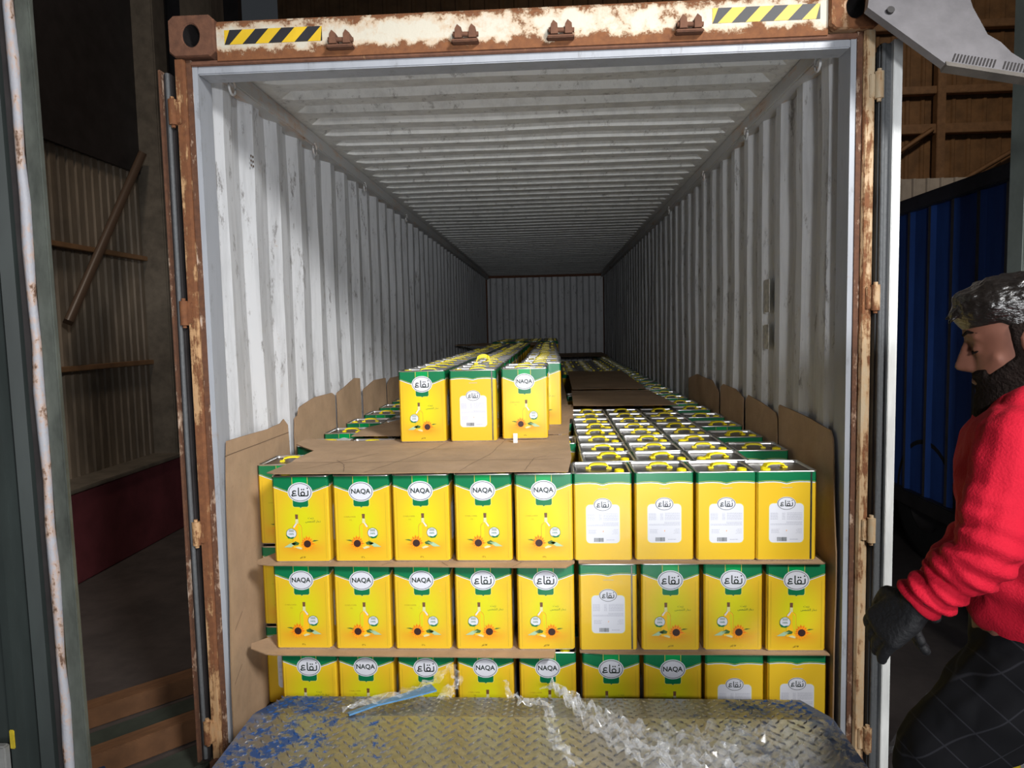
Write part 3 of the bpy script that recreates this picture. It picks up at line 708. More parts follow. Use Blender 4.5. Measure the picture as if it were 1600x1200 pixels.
flat_sheet('cardboard_sheet', [(.200,.056),(.30,.042),(1.142,.040),(1.145,.30),(1.105,.80),(.200,.80)], PITCH-.0055, 'thin cardboard sheet between the middle and bottom levels, right half', .004, .0015, seed=24)
tag((lambda m_: (m_.box(-.012,-.002,0,.008,.001,.045), m_.build('paper_tag', mat('white_paper', (.8,.8,.8), .7)))[1])(MB()), 'small white paper tag standing at the edge of the creased cardboard sheet', 'tag').location = (-.065, .71, 1.068)
def wall_board(outline, x, lean, label, seed=1, text=None, fold=None):
    # outline in (y, z); stands on the floor against a side wall, leaning by `lean` at the top
    bm = bmesh.new(); vs = [bm.verts.new((0,y,z)) for y, z in outline]; bm.faces.new(vs)
    for ax in (1, 2):
        lo = min(p[ax-1] for p in outline); hi = max(p[ax-1] for p in outline); k = lo+.07
        while k < hi:
            co = [0,0,0]; no = [0,0,0]; co[ax] = k; no[ax] = 1
            bmesh.ops.bisect_plane(bm, geom=bm.verts[:]+bm.edges[:]+bm.faces[:], plane_co=co, plane_no=no); k += .07
    def X(y, z):
        h = noise.noise(Vector((y*4+seed, z*2.5, seed)))*.006
        return x+lean*max(0, z)/1.2+h+(fold(y, z) if fold else 0)
    for v in bm.verts: v.co.x = X(v.co.y, v.co.z)
    s = 1 if x > 0 else -1
    r = bmesh.ops.extrude_face_region(bm, geom=bm.faces[:])
    for e in r['geom']:
        if isinstance(e, bmesh.types.BMVert): e.co.x += s*.005
    bmesh.ops.recalc_face_normals(bm, faces=bm.faces); bm.verts.index_update()
    mb = MB(); mb.v = [tuple(v.co) for v in bm.verts]
    for f in bm.faces: mb.f.append(tuple(v.index for v in f.verts)); mb.m.append(1 if abs(f.normal.x) < .5 else 0); mb.sm.append(False); mb.uv.append(None)
    bm.free()
    for (a, b, d, e) in (text or []):
        n = 10; P = [(X(a+(d-a)*k/n, b+(e-b)*k/n)-s*.0015, a+(d-a)*k/n, b+(e-b)*k/n) for k in range(n+1)]
        for p, q in zip(P, P[1:]):
            mb.add([(p[0],p[1],p[2]-.0015),(q[0],q[1],q[2]-.0015),(q[0],q[1],q[2]+.0015),(p[0],p[1],p[2]+.0015)], [(0,1,2,3)], 2)
    o = mb.build('cardboard_board', [M_card, M_card2, M_crease], fix=False); return tag(o, label, 'cardboard', 'cardboard boards lining the container walls')
M_prnt = M_ink
wall_board([(-.030,0.0),(.70,0.0),(.70,1.06),(.69,1.17),(.64,1.205),(.60,1.19),(.52,1.188),(.45,1.185),(.30,1.19),(.05,1.195),(.04,1.12),(.02,.9),(-.01,.5)], -1.148, -.004,
           'tall cardboard board with a folded printed top edge, nearest the door on the left wall', 1, [(.02,1.14,.69,1.135),(.2,0.2,.21,1.1),(.42,.7,.43,1.12),(.02,.45,.09,.50),(.0,.24,.07,.29)])
wall_board([(.78,.5),(1.46,.5),(1.46,1.24),(1.40,1.26),(1.12,1.262),(.93,1.245),(.86,1.235),(.84,1.20),(.80,1.19),(.79,1.1)], -1.150, -.006,
           'cardboard board on the left wall with a notched upper corner, second from the door', 2, [(1.12,.9,1.12,1.25)])
wall_board([(1.50,.5),(2.02,.5),(2.02,1.30),(1.9,1.31),(1.50,1.25)], -1.150, -.004, 'cardboard board on the left wall, third from the door', 3)
wall_board([(2.10,.5),(2.75,.5),(2.75,1.25),(2.40,1.26),(2.10,1.22)], -1.150, -.004, 'cardboard board on the left wall, fourth from the door', 4, [(2.42,1.0,2.42,1.25)])
wall_board([(2.80,.5),(3.7,.5),(3.7,1.22),(2.9,1.24),(2.80,1.2)], -1.150, -.004, 'dim cardboard board on the left wall, fifth from the door', 5)
wall_board([(.035,0.0),(.71,0.0),(.715,1.22),(.70,1.232),(.55,1.228),(.30,1.215),(.10,1.20),(.075,1.17),(.065,1.1),(.045,.9),(.03,.75)], 1.150, .004,
           'tall cardboard board with a torn corner, nearest the door on the right wall', 6, [(.60,1.10,.60,1.22),(.45,1.0,.45,1.20),(.13,.42,.135,.60)])
wall_board([(.74,.5),(1.28,.5),(1.30,1.19),(1.25,1.225),(1.0,1.21),(.78,1.185),(.745,1.16)], 1.152, .006, 'cardboard board on the right wall, second from the door', 7)
wall_board([(1.32,.5),(1.84,.5),(1.86,1.22),(1.80,1.24),(1.5,1.235),(1.34,1.20)], 1.152, .004, 'cardboard board on the right wall, third from the door', 8)
wall_board([(1.90,.5),(2.9,.5),(2.9,1.20),(2.6,1.25),(2.1,1.24),(1.92,1.18)], 1.152, .004, 'dim cardboard board on the right wall, fourth from the door', 9)

# ------------------------------------------------------------------ the steel ramp
M_ramp = mat('tread_plate_steel', (.42,.41,.39), .30, metal=1); t = NT(M_ramp)
x = t.sep(t.coord())[0]; edge = t.step(t.math('ABSOLUTE', x), .35, .98)
nz = t.noise(t.coord((1,1,1)), 9, 8, .7); nz2 = t.noise(t.coord(), 42, 5, .7); nz3 = t.noise(t.coord((1,.6,1)), 3.2, 4)
mask = t.step(t.math('ADD', t.math('ADD', t.math('MULTIPLY', nz, .6), t.math('MULTIPLY', nz2, .4)), t.math('MULTIPLY', edge, .17)), .605, .645)
mask = t.math('MULTIPLY', mask, t.step(nz3, .40, .52))
t.l(t.mix(mask, t.mix(t.step(nz2, .4, .65), (.34,.34,.345), (.46,.46,.47)), (.015,.075,.26)), t.b.inputs['Base Color'])
t.l(t.math('SUBTRACT', .85, t.math('MULTIPLY', mask, .75)), t.b.inputs['Metallic'])
t.l(t.math('ADD', t.step(nz, .3, .8), .0), t.b.inputs['Roughness'])
rr = t.n('MapRange'); rr.inputs[3].default_value = .24; rr.inputs[4].default_value = .44; t.l(nz, rr.inputs[0]); t.l(rr.outputs[0], t.b.inputs['Roughness'])
M_yel = mat('yellow_frame_paint', (.62,.47,.03), .5, noise_amt=.4, noise_scale=20)
ramp = empty('steel_loading_ramp', (.04,-.3,0), label='steel tread plate loading ramp with worn blue paint, leading into the container', cat='ramp')
RX0, RX1 = -.975, .975
def rz_(y):                                                  # height of the deck over the floor, in the ramp's own y
    if y > -.03: return .305-(y+.03)*.22
    if y > -1.3: return .305
    return max(.305-(y+1.3)*-.10, -.15)
mb = MB(); ysr = [.185,.0,-.03,-.3,-.7,-1.3,-2.2,-3.2,-4.2]
vs = []
for y in ysr:
    ex = .035*max(0, y)/.18
    vs += [(RX0+ex,y,rz_(y)),(RX1-ex,y,rz_(y)),(RX1-ex,y,rz_(y)-.012),(RX0+ex,y,rz_(y)-.012)]
fs = [(4*i,4*i+1,4*i+5,4*i+4) for i in range(len(ysr)-1)]+[(4*i+3,4*i+7,4*i+6,4*i+2) for i in range(len(ysr)-1)]+[(4*i,4*i+4,4*i+7,4*i+3) for i in range(len(ysr)-1)]+[(4*i+1,4*i+2,4*i+6,4*i+5) for i in range(len(ysr)-1)]+[(0,3,2,1)]
mb.add(vs, fs)
row = 0; y = .165
while y > -1.25:                                             # raised lozenges, alternately slanted
    x = RX0+.03+(.0225 if row%2 else 0); col = 0
    while x < RX1-.03:
        a = (PI/4 if (row+col)%2 else -PI/4)+.0; z = rz_(y)
        ca, sa = math.cos(a), math.sin(a); l, w = .0155, .0048
        P = [(x+ca*l,y+sa*l,z),(x-sa*w,y+ca*w,z),(x-ca*l,y-sa*l,z),(x+sa*w,y-ca*w,z),(x+ca*l*.55,y+sa*l*.55,z+.0045),(x-ca*l*.55,y-sa*l*.55,z+.0045)]
        mb.add(P, [(0,1,4),(1,2,5,4),(2,3,5),(3,0,4,5)], 0, smooth=True); x += .045; col += 1
    y -= .0235; row += 1
mb.build('tread_plate', M_ramp, ramp)
for s in (-1, 1):
    mb = MB(); mb.bbox(min(s*.93,s*1.0),-4.1,.10,max(s*.93,s*1.0),-.36,.285,.006)
    o = mb.build('side_beam', M_yel, ramp); o['label'] = 'yellow painted side beam'
for s in (-1, 1):
    mb = MB(); mb.bbox(min(s*.98,s*1.10),-.66,.235,max(s*.98,s*1.10),-.36,.262,.006); mb.build('side_step', M_yel, ramp)
    mb = MB(); mb.bbox(min(s*.86,s*.92),-.75,-.155,max(s*.86,s*.92),-.66,.292,.004); mb.build('ramp_leg', M_yel, ramp)

# stretch film tangled on the ramp
M_film = bpy.data.materials.new('stretch_film'); M_film.use_nodes = True; nt = M_film.node_tree; b = nt.nodes['Principled BSDF']
b.inputs['Base Color'].default_value = (.85,.87,.9,1); b.inputs['Roughness'].default_value = .12; b.inputs['Alpha'].default_value = .3; b.inputs['Specular IOR Level'].default_value = .9; b.inputs['Coat Weight'].default_value = 1
t = NT(M_film); al = t.step(t.noise(t.coord((1,3,1)), 16, 5, .7), .42, .75); t.l(t.math('ADD', t.math('MULTIPLY', al, .42), .08), b.inputs['Alpha'])
def film(name, path, widths, label, seed, amp=.03, seg=60, wseg=16, mat_=None):
    mb = MB(); n = len(path); vs = []
    for i in range(seg+1):
        t_ = i/seg*(n-1); k = min(int(t_), n-2); f = t_-k
        p = Vector(path[k]).lerp(Vector(path[k+1]), f); w = widths[k]*(1-f)+widths[k+1]*f
        d = (Vector(path[k+1])-Vector(path[k])).normalized(); sd = Vector((-d.y, d.x, 0))
        for j in range(wseg+1):
            u = (j/wseg-.5)*w; q = p+sd*u
            nn = noise.turbulence(Vector((q.x*11+seed, q.y*11, seed)), 4, True)
            q.z = .312+abs(nn-.45)*amp*2+noise.noise(Vector((q.x*40, q.y*40, seed)))*amp*.25+.004 if p.z < .34 else p.z+noise.noise(Vector((q.x*40, q.z*40, seed)))*amp*.4
            q.x += noise.noise(Vector((i*.35, j*.4, seed)))*.014; q.y += noise.noise(Vector((i*.35, j*.4, seed+5)))*.014
            vs.append(tuple(q))
    mb.add(vs, [(i*(wseg+1)+j, i*(wseg+1)+j+1, (i+1)*(wseg+1)+j+1, (i+1)*(wseg+1)+j) for i in range(seg) for j in range(wseg)], 0)
    o = mb.build(name, mat_ or M_film, fix=False); return tag(o, label, 'plastic wrap')
film('plastic_film', [(.08,-.14,.31),(.15,-.26,.31),(.28,-.44,.31),(.46,-.56,.31),(.70,-.62,.31),(.95,-.66,.31)], [.012,.05,.14,.26,.40,.42], 'wide crumpled heap of clear stretch film on the right of the steel ramp', 3, .06, 110, 34)
film('plastic_film', [(-.08,-.12,.33),(-.06,-.22,.31),(.0,-.27,.31),(.05,-.275,.31),(.08,-.33,.31),(.10,-.50,.31),(.16,-.62,.31)], [.01,.02,.04,.03,.035,.04,.04], 'thin twisted strand of clear stretch film at the middle of the ramp lip', 7, .035, 100, 8)
film('plastic_film', [(.05,-.16,.31),(.10,-.13,.34),(.14,-.18,.32),(.17,-.30,.31)], [.01,.015,.02,.04], 'small upright loop of clear film above the ramp lip', 9, .02, 40, 5)
film('plastic_film', [(-.62,-.33,.31),(-.45,-.22,.31),(-.34,-.14,.33),(-.28,-.10,.37),(-.25,-.14,.34),(-.29,-.25,.31)], [.03,.035,.05,.05,.03,.06], 'clear film scrap bunched at the left of the ramp lip', 12, .03, 60, 8)
mb = MB()
P = [(-.60,-.335,.314),(-.52,-.275,.318),(-.42,-.215,.318),(-.335,-.165,.322)]; Wd = [.010,.013,.022,.030]
vs = []
for p, w in zip(P, Wd): vs += [(p[0]-.5*w,p[1]+.8*w,p[2]),(p[0]+.5*w,p[1]-.8*w,p[2]+.002),(p[0]+.5*w,p[1]-.8*w,p[2]-.004),(p[0]-.5*w,p[1]+.8*w,p[2]-.006)]
mb.add(vs, [(4*i+a,4*i+(a+1)%4,4*i+4+(a+1)%4,4*i+4+a) for i in range(3) for a in range(4)]+[(0,1,2,3),(12,15,14,13)])
tag(mb.build('strap_scrap', mat('blue_strap', (.10,.27,.50), .4, noise_amt=.3, noise_scale=50)), 'torn blue and white strap scrap lying on the left of the ramp lip', 'strap')

# ------------------------------------------------------------------ the hall around it
M_floor = mat('hall_concrete', (.075,.058,.052), .8, noise_amt=.45, noise_scale=3, bump=.3, bump_scale=14)
mb = MB(); mb.box(-14,-10,-.20,14,26,-.16); tag(mb.build('floor', M_floor), kind='structure')
M_clad = mat('beige_cladding', (.27,.21,.15), .6, noise_amt=.5, noise_scale=2.2, stretch=(2,2,.6))
M_brown = mat('brown_cladding', (.26,.135,.055), .6, noise_amt=.4, noise_scale=3)
M_maroon = mat('maroon_paint', (.20,.045,.055), .55, noise_amt=.4, noise_scale=3)
M_beam = mat('hall_steel_beam', (.30,.16,.075), .5, noise_amt=.3)
M_colm = mat('hall_column_paint', (.18,.15,.115), .6, noise_amt=.4)
def ribbed(name, a, b, pitch, mapper, z0, z1, mat_, depth=.018, **k):
    pr_ = corr_profile(a, b, pitch, pitch*.18, pitch*.08, depth); mb = MB(); n = len(pr_)
    vs = [mapper(t_, d, z) for z in (z0, z1) for t_, d in pr_]
    mb.add(vs, [(i, i+1, n+i+1, n+i) for i in range(n-1)]); return mb.build(name, mat_)
WX = -3.56
tag(ribbed('wall_left', -3, 4.05, .10, lambda t_, d, z: (WX-.02+d, t_, z), .5, 3.05, M_clad), kind='structure')
mb = MB(); mb.box(WX-.12,-3,-.16,WX-.03,4.3,7); mb.box(WX-.03,-3,3.05,WX+.03,4.3,7); tag(mb.build('wall_left_back', M_dark_steel), kind='structure')
mb = MB(); mb.bbox(WX-.02,-3,-.16,-3.30,3.75,.50,.01); tag(mb.build('trim_1', M_maroon), kind='structure')
mb = MB(); mb.bbox(WX-.02,-3,.50,-3.28,3.75,.53,.006); tag(mb.build('trim_2', M_colm), kind='structure')
rail_c = 0
for z in (1.37, 2.30):
    mb = MB(); mb.bbox(WX-.01,-3,z-.02,WX+.05,4.0,z+.02,.004); rail_c += 1; tag(mb.build(f'trim_{rail_c+2}', M_beam), kind='structure')
mb = MB(); mb.tube([(WX+.10,2.50,1.72),(WX+.10,3.62,3.2)], .045, 4); tag(mb.build('brace_beam', mat('brown_brace', (.09,.055,.035), .4)), 'diagonal steel brace against the ribbed left hall wall', 'beam')
mb = MB(); mb.bbox(WX-.0,3.70,-.16,WX+.22,3.92,7,.01); tag(mb.build('column', M_colm), 'dim grey steel column at the end of the left cladding', 'column', 'left hall columns')
mb = MB(); mb.bbox(-3.52,4.55,.42,-3.20,4.85,7,.01,0); mb.bbox(-3.525,4.545,-.16,-3.195,4.855,.42,.01,1)
tag(mb.build('column', [M_clad, M_maroon]), 'beige concrete column with a maroon painted foot, beside the left container door', 'column', 'left hall columns')
mb = MB(); mb.box(-6,5.2,-.16,-3.2,5.3,7); tag(mb.build('wall_recess', M_dark_steel), kind='structure')
# far end wall with its framing
tag(ribbed('wall_far', -6, 16, .33, lambda t_, d, z: (t_, 14+d, z), -.16, 11, M_brown, .03), kind='structure')
k = 5
for z, h in ((7.9,.16),(6.55,.16),(5.55+.18,.20),(4.35,.30)):
    mb = MB(); mb.bbox(-6,13.75,z-h/2,16,13.95,z+h/2,.01); tag(mb.build(f'trim_{k}', M_beam), kind='structure'); k += 1
for x in (4.4, 8.6, 12.8):
    mb = MB(); mb.bbox(x-.09,13.7,4.4,x+.09,13.9,11,.01); tag(mb.build('truss_post', M_beam), f'upright steel post of the far brown wall frame, {"left" if x < 5 else "middle" if x < 9 else "right"} one', 'beam', 'far wall frame posts')
for x0, x1 in ((6.6,8.42),(8.9,11.0)):
    mb = MB(); mb.tube([(x0,13.7,4.5),(x1,13.7,5.7)], .055, 4); tag(mb.build('truss_brace', M_beam), f'diagonal brace on the far brown wall, {"left" if x0 < 7 else "right"} of the middle post', 'beam', 'far wall frame braces')
# pale translucent strip of cladding beyond the blue container
M_pale = mat('pale_sheeting', (.42,.38,.34), .6, noise_amt=.25, noise_scale=4)
tag(ribbed('wall_pale', 4.2, 9, .22, lambda t_, d, z: (t_, 9.6+d, z), 2.6, 3.9, M_pale, .03), kind='structure')

# blue container body standing to the right on its wheels
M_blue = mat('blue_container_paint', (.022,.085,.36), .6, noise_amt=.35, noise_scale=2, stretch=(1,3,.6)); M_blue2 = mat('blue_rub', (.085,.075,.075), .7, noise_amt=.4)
bl = empty('blue_container_trailer', (2.78,3.0,0), label='dark blue ribbed container body on wheels to the right of the open container', cat='trailer')
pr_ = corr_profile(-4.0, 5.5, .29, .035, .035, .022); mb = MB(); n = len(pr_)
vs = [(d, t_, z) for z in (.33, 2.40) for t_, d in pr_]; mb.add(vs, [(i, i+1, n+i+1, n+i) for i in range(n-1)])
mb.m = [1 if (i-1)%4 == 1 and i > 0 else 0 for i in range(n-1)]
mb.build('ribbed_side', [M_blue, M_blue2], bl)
mb = MB(); mb.bbox(-.03,-4,2.40,.10,5.5,2.50,.008); mb.build('top_rail', mat('blue_rail', (.05,.05,.065), .5, noise_amt=.4), bl)
mb = MB(); mb.bbox(-.03,-4,.22,.10,5.5,.33,.008); mb.build('bottom_rail', M_dark_steel, bl)
mb = MB(); mb.box(.10,-4,.22,2.4,5.5,2.48); mb.build('container_body', M_blue, bl)
M_tyre = mat('tyre_rubber', (.012,.011,.010), .75, bump=.4, bump_scale=30)
for i, y in enumerate((-.35, .95)):
    mb = MB(); n = 40; R = [(.27,-.02),(.40,-.03),(.475,-.01),(.49,.04),(.49,.24),(.475,.29),(.36,.30)]
    loft(mb, [[(xx+.05, y+r_*math.cos(2*PI*q/n), .33+r_*math.sin(2*PI*q/n)) for q in range(n)] for r_, xx in R], 0)
    w_ = mb.build('wheel', M_tyre, bl)
    mb = MB(); loft(mb, [[(xx+.05, y+r_*math.cos(2*PI*q/n), .33+r_*math.sin(2*PI*q/n)) for q in range(n)] for r_, xx in [(.28,-.01),(.26,.06),(.12,.06),(.09,.0)]], 0, cap='top'); mb.build('wheel_rim', M_dark_steel, w_)

# pale slotted panel hanging in at the upper right
M_panel = mat('pale_panel_paint', (.20,.19,.20), .5, noise_amt=.25, noise_scale=10)
pn = empty('slotted_panel', (0,0,0), label='pale grey metal panel with a slotted lower edge hanging at the upper right', cat='panel')
mb = MB()
poly = [(1.150,2.62),(1.352,2.395),(1.60,2.335),(1.90,2.30),(1.90,2.36),(1.60,2.385),(1.553,2.43),(1.53,2.47),(1.497,2.50),(1.487,2.55),(1.476,2.60),(1.470,2.72),(1.2,2.80)]
def PQ(u, w, t_): return (u, -.30+(w-2.34)*.45+t_*.9, w+t_*-.25)
# body below the slot row and above it
yb = [PQ(u, w, 0) for u, w in poly]; yt = [PQ(u, w, .03) for u, w in poly]; n = len(poly)
mb.add(yb+yt, [tuple(range(n)), tuple(range(n,2*n))[::-1]]+[(i,n+i,n+(i+1)%n,(i+1)%n) for i in range(n)])
mb.build('panel_plate', M_panel, pn)
mb = MB()
a = Vector((1.352,2.395)); b_ = Vector((1.60,2.335)); dd = (b_-a).normalized(); up_ = Vector((-dd.y, dd.x)); 
mb.add([PQ(*(a+(b_-a)*q_ + Vector((0,w_))), t_) for q_, w_, t_ in ((-.02,-.004,-.004),(1.6,-.004,-.004),(1.6,.010,-.004),(-.02,.010,-.004),(-.02,-.004,.035),(1.6,-.004,.035),(1.6,.010,.035),(-.02,.010,.035))], [(0,1,2,3),(4,7,6,5),(0,4,5,1),(3,2,6,7),(0,3,7,4),(1,5,6,2)])
mb.build('panel_flange', mat('panel_edge', (.17,.15,.13), .5, noise_amt=.4), pn)
mb = MB()
for k in range(26):
    p = a+dd*(.012+k*.0098)
    if k in (13,14): continue
    P = [p+up_*.016, p+dd*.0048+up_*.016, p+dd*.0048+up_*.044+Vector((.008,0)), p+up_*.044+Vector((.008,0))]
    mb.add([PQ(q.x, q.y, -.0015) for q in P], [(0,1,2,3)])
o = mb.build('vent_slot', M_dark_steel, pn, fix=False); o['kind'] = 'stuff'
mb = MB(); mb.tube([PQ(1.215,2.600,-.012), PQ(1.215,2.600,.0)], .012, 14); mb.build('rivet', M_dark_steel, pn)

# dark green steel door leaf standing open at the left edge
M_gd = mat('dark_green_door_paint', (.028,.036,.034), .5, noise_amt=.45, noise_scale=3, stretch=(2,2,.5))
M_gf = mat('grey_green_edge', (.10,.11,.095), .5, noise_amt=.6, noise_scale=7, stretch=(2,2,.7))
M_chip = rust_mat('chipped_white_edge', (.34,.34,.37), .46, rust1=(.05,.03,.02), rust2=(.2,.1,.06), streak=(3,3,1.2), scale=12)
gd = empty('green_steel_door', (-.985,-1.10,-.16), label='tall dark green steel door with a chipped white edge, open at the far left', cat='door')
mb = MB(); H = 3.1
mb.extrude([(-.060,-.02),(-.085,-.03),(-.100,-.015),(-.125,-.015),(-.130,-.035),(-.150,-.035),(-.155,-.015),(-.30,-.03),(-.60,-.06),(-.60,.04),(-.06,.05)], 'z', 0, H); mb.build('door_leaf', M_gd, gd); gd.rotation_euler = (0, -.008, 0)
mb = MB(); mb.bbox(-.060,-.01,0,-.032,.05,H,.003); mb.build('door_recess', M_dark_steel, gd)
mb = MB(); mb.tube([(-.030+.002*math.sin(i*2.3), -.012, H*i/30) for i in range(31)], [.0105+.0015*math.sin(i*1.7) for i in range(31)], 8); o = mb.build('edge_strip', M_chip, gd); o['label'] = 'chipped white edge strip'
mb = MB(); mb.bbox(-.022,-.010,0,.012,.006,H,.003); mb.build('edge_plate', M_gf, gd)
mb = MB(); mb.bbox(-.215,-.055,0,-.150,-.035,.85,.004); mb.build('door_stop_plate', mat('pale_plate', (.26,.26,.25), .6, noise_amt=.3), gd)
mb = MB()
for z, hh in ((.835,.045),(.62,.025),(.50,.02),(.63,.02)): mb.bbox(-.150,-.0385,z,-.138,-.034,z+hh,.002)
mb.build('paint_mark', M_yel, gd)
# pale post at the far right
M_pp = mat('pale_green_post_paint', (.40,.45,.40), .5, noise_amt=.2)
mb = MB(); mb.bbox(2.335,.90,-.16,2.46,1.02,3.9,.006); tag(mb.build('steel_post', M_pp), 'pale green steel post at the right edge behind the person', 'post')

# planks on the ground at lower left
M_or = mat('orange_plank', (.19,.085,.035), .75, noise_amt=.4, noise_scale=6, stretch=(1,4,1)); M_gp = mat('green_plank', (.045,.055,.04), .75, noise_amt=.4, noise_scale=6)
def plank(name, x0, y0, x1, y1, w, z, h, m, label, g='loose planks on the ground'):
    d = Vector((x1-x0, y1-y0, 0)); Ln = d.length; mb = MB(); mb.bbox(-Ln/2,-w/2,0,Ln/2,w/2,h,.003)
    o = mb.build(name, m); o.location = ((x0+x1)/2, (y0+y1)/2, z); o.rotation_euler = (0,0,math.atan2(d.y, d.x)); return tag(o, label, 'plank', g)
plank('wooden_plank', -2.15,.28,-1.40,1.02,.10,-.158,.09, M_or, 'orange brown plank on the ground at lower left, farther of the two')
plank('wooden_plank', -2.00,.06,-1.30,.78,.14,-.158,.05, M_gp, 'wide dark green plank between the two orange brown planks')
plank('wooden_plank', -1.86,-.06,-1.26,.55,.08,-.158,.10, M_or, 'orange brown plank on the ground at lower left, nearer of the two')
plank('wooden_plank', -1.66,-.20,-1.20,.30,.16,-.158,.04, M_gp, 'dark green plank nearest the container post')
plank('wooden_plank', -1.85,-.20,-1.66,-.05,.10,-.12,.03, mat('dark_blue_board', (.012,.035,.09), .6, noise_amt=.4), 'small dark blue board end beside the planks')

# bent yellow tube and film heap by the person's legs
mb = MB(); mb.tube([(1.34,-.72,-.15),(1.345,-.72,.20),(1.34,-.72,.36),(1.325,-.72,.47),(1.29,-.72,.54),(1.24,-.72,.585),(1.20,-.72,.60)], .020, 12)
mb.bbox(1.28,-.78,-.16,1.40,-.66,-.15,.003)
tag(mb.build('bent_tube', M_yel), 'bent yellow steel tube standing behind the person in red', 'tube')
mb = MB(); n = 26; vs = []
for i in range(n+1):
    for j in range(n+1):
        x = i/n-.5; y = j/n-.5; r = math.hypot(x, y)*2; h = max(0, 1-r)**.6
        vs.append((1.66+x*.62, -.02+y*.62, -.157+h*.50+abs(noise.noise(Vector((x*9, y*9, 2))))*.12*h))
mb.add(vs, [(i*(n+1)+j, (i+1)*(n+1)+j, (i+1)*(n+1)+j+1, i*(n+1)+j+1) for i in range(n) for j in range(n)])
tag(mb.build('film_heap', M_film, fix=False), 'heap of crumpled clear film on the ground behind the person', 'plastic wrap')
#PERSON#
# ------------------------------------------------------------------ the person in red
D_ = Vector((-.88,.47,0)).normalized(); N_ = Vector((-.47,-.88,0)).normalized()   # facing, and the side nearer the camera
M_skin = mat('skin', (.15,.058,.036), .6, noise_amt=.15, noise_scale=20, spec=.4)
M_hair = mat('black_hair', (.008,.006,.005), .30, bump=.5, bump_scale=60, stretch=(1,1,2.5), spec=.6)
M_beard = mat('beard_hair', (.008,.005,.004), .9, bump=.6, bump_scale=160, spec=.1)
M_red = mat('red_sweatshirt', (.37,.004,.018), .85, bump=.25, bump_scale=220, spec=.2)
M_glove = mat('black_glove', (.005,.005,.006), .7, spec=.3, bump=.3, bump_scale=120)
M_trous = mat('dark_checked_trousers', (.003,.003,.004), .9, spec=.15); t = NT(M_trous)
v = t.coord(); xyz = t.sep(v)
def lines(a): 
    fr = t.math('FRACT', t.math('MULTIPLY', a, 15)); return t.step(t.math('ABSOLUTE', t.math('SUBTRACT', fr, .5)), .468, .49)
p_ = t.math('ADD', t.math('MULTIPLY', xyz[2], .8), t.math('MULTIPLY', xyz[0], .75)); q_ = t.math('SUBTRACT', t.math('MULTIPLY', xyz[2], .8), t.math('MULTIPLY', xyz[0], .75))
ln = t.math('MAXIMUM', lines(p_), lines(q_)); t.l(t.mix(t.math('MULTIPLY', ln, .55), (.003,.003,.004), (.022,.022,.027)), t.b.inputs['Base Color'])
M_shoe = mat('dark_shoe', (.02,.018,.016), .5)
def V(*a): return Vector(a)
def hull_bm(bm, pts, sub=2):                                  # convex hull of spheres: tapered limbs, palms
    tmp = bmesh.new()
    for p, r in pts:
        bmesh.ops.create_icosphere(tmp, subdivisions=sub, radius=r, matrix=Matrix.Translation(p))
    res = bmesh.ops.convex_hull(tmp, input=tmp.verts[:])
    kill = [g for g in res['geom_interior']+res['geom_unused'] if isinstance(g, bmesh.types.BMVert)]
    bmesh.ops.delete(tmp, geom=list(set(kill)), context='VERTS')
    me = bpy.data.meshes.new('hull'); tmp.to_mesh(me); tmp.free(); bm.from_mesh(me); bpy.data.meshes.remove(me)
def chain(bm, pts):
    for a, b in zip(pts, pts[1:]): hull_bm(bm, [a, b])
def remesh(name, bm, voxel, smooth, material, parent, disp=None, origin=(0,0,0)):
    me = bpy.data.meshes.new(name); bm.to_mesh(me); bm.free(); o = bpy.data.objects.new(name, me); C.objects.link(o)
    m = o.modifiers.new('r', 'REMESH'); m.mode = 'VOXEL'; m.voxel_size = voxel; m.use_smooth_shade = True
    m = o.modifiers.new('s', 'SMOOTH'); m.factor = .5; m.iterations = smooth
    bpy.context.view_layer.update()
    r = bpy.data.meshes.new_from_object(o.evaluated_get(bpy.context.evaluated_depsgraph_get()))
    bpy.data.objects.remove(o); bpy.data.meshes.remove(me); r.name = name
    if disp:
        r.update(); nn = [tuple(v.normal) for v in r.vertices]
        for v, n in zip(r.vertices, nn): v.co += Vector(n)*disp(v.co, Vector(n))
    r.materials.clear(); r.materials.append(material); r.polygons.foreach_set('use_smooth', [True]*len(r.polygons))
    o = bpy.data.objects.new(name, r); C.objects.link(o); o.parent = parent; o.matrix_parent_inverse = parent.matrix_basis.inverted() if parent else Matrix()
    return o
HC = V(1.072,-1.128,1.552)
tilt = math.radians(13); fx_ = (D_*math.cos(tilt)-V(0,0,1)*math.sin(tilt)); up_h = (V(0,0,1)*math.cos(tilt)+D_*math.sin(tilt)); sd_ = N_
def HL(p): return HC+fx_*p[0]+sd_*p[1]+up_h*p[2]
PR = [(-.128,.062,.035,.018),(-.120,.090,.005,.036),(-.100,.101,-.015,.050),(-.080,.098,-.042,.058),(-.066,.096,-.055,.061),(-.056,.100,-.06,.063),(-.048,.097,-.065,.064),(-.030,.096,-.075,.067),(0,.093,-.086,.070),(.018,.089,-.092,.072),(.030,.093,-.096,.073),(.042,.101,-.099,.074),(.06,.100,-.102,.076),(.085,.094,-.100,.075),(.108,.076,-.088,.065),(.126,.045,-.062,.045),(.136,.008,-.02,.012)]
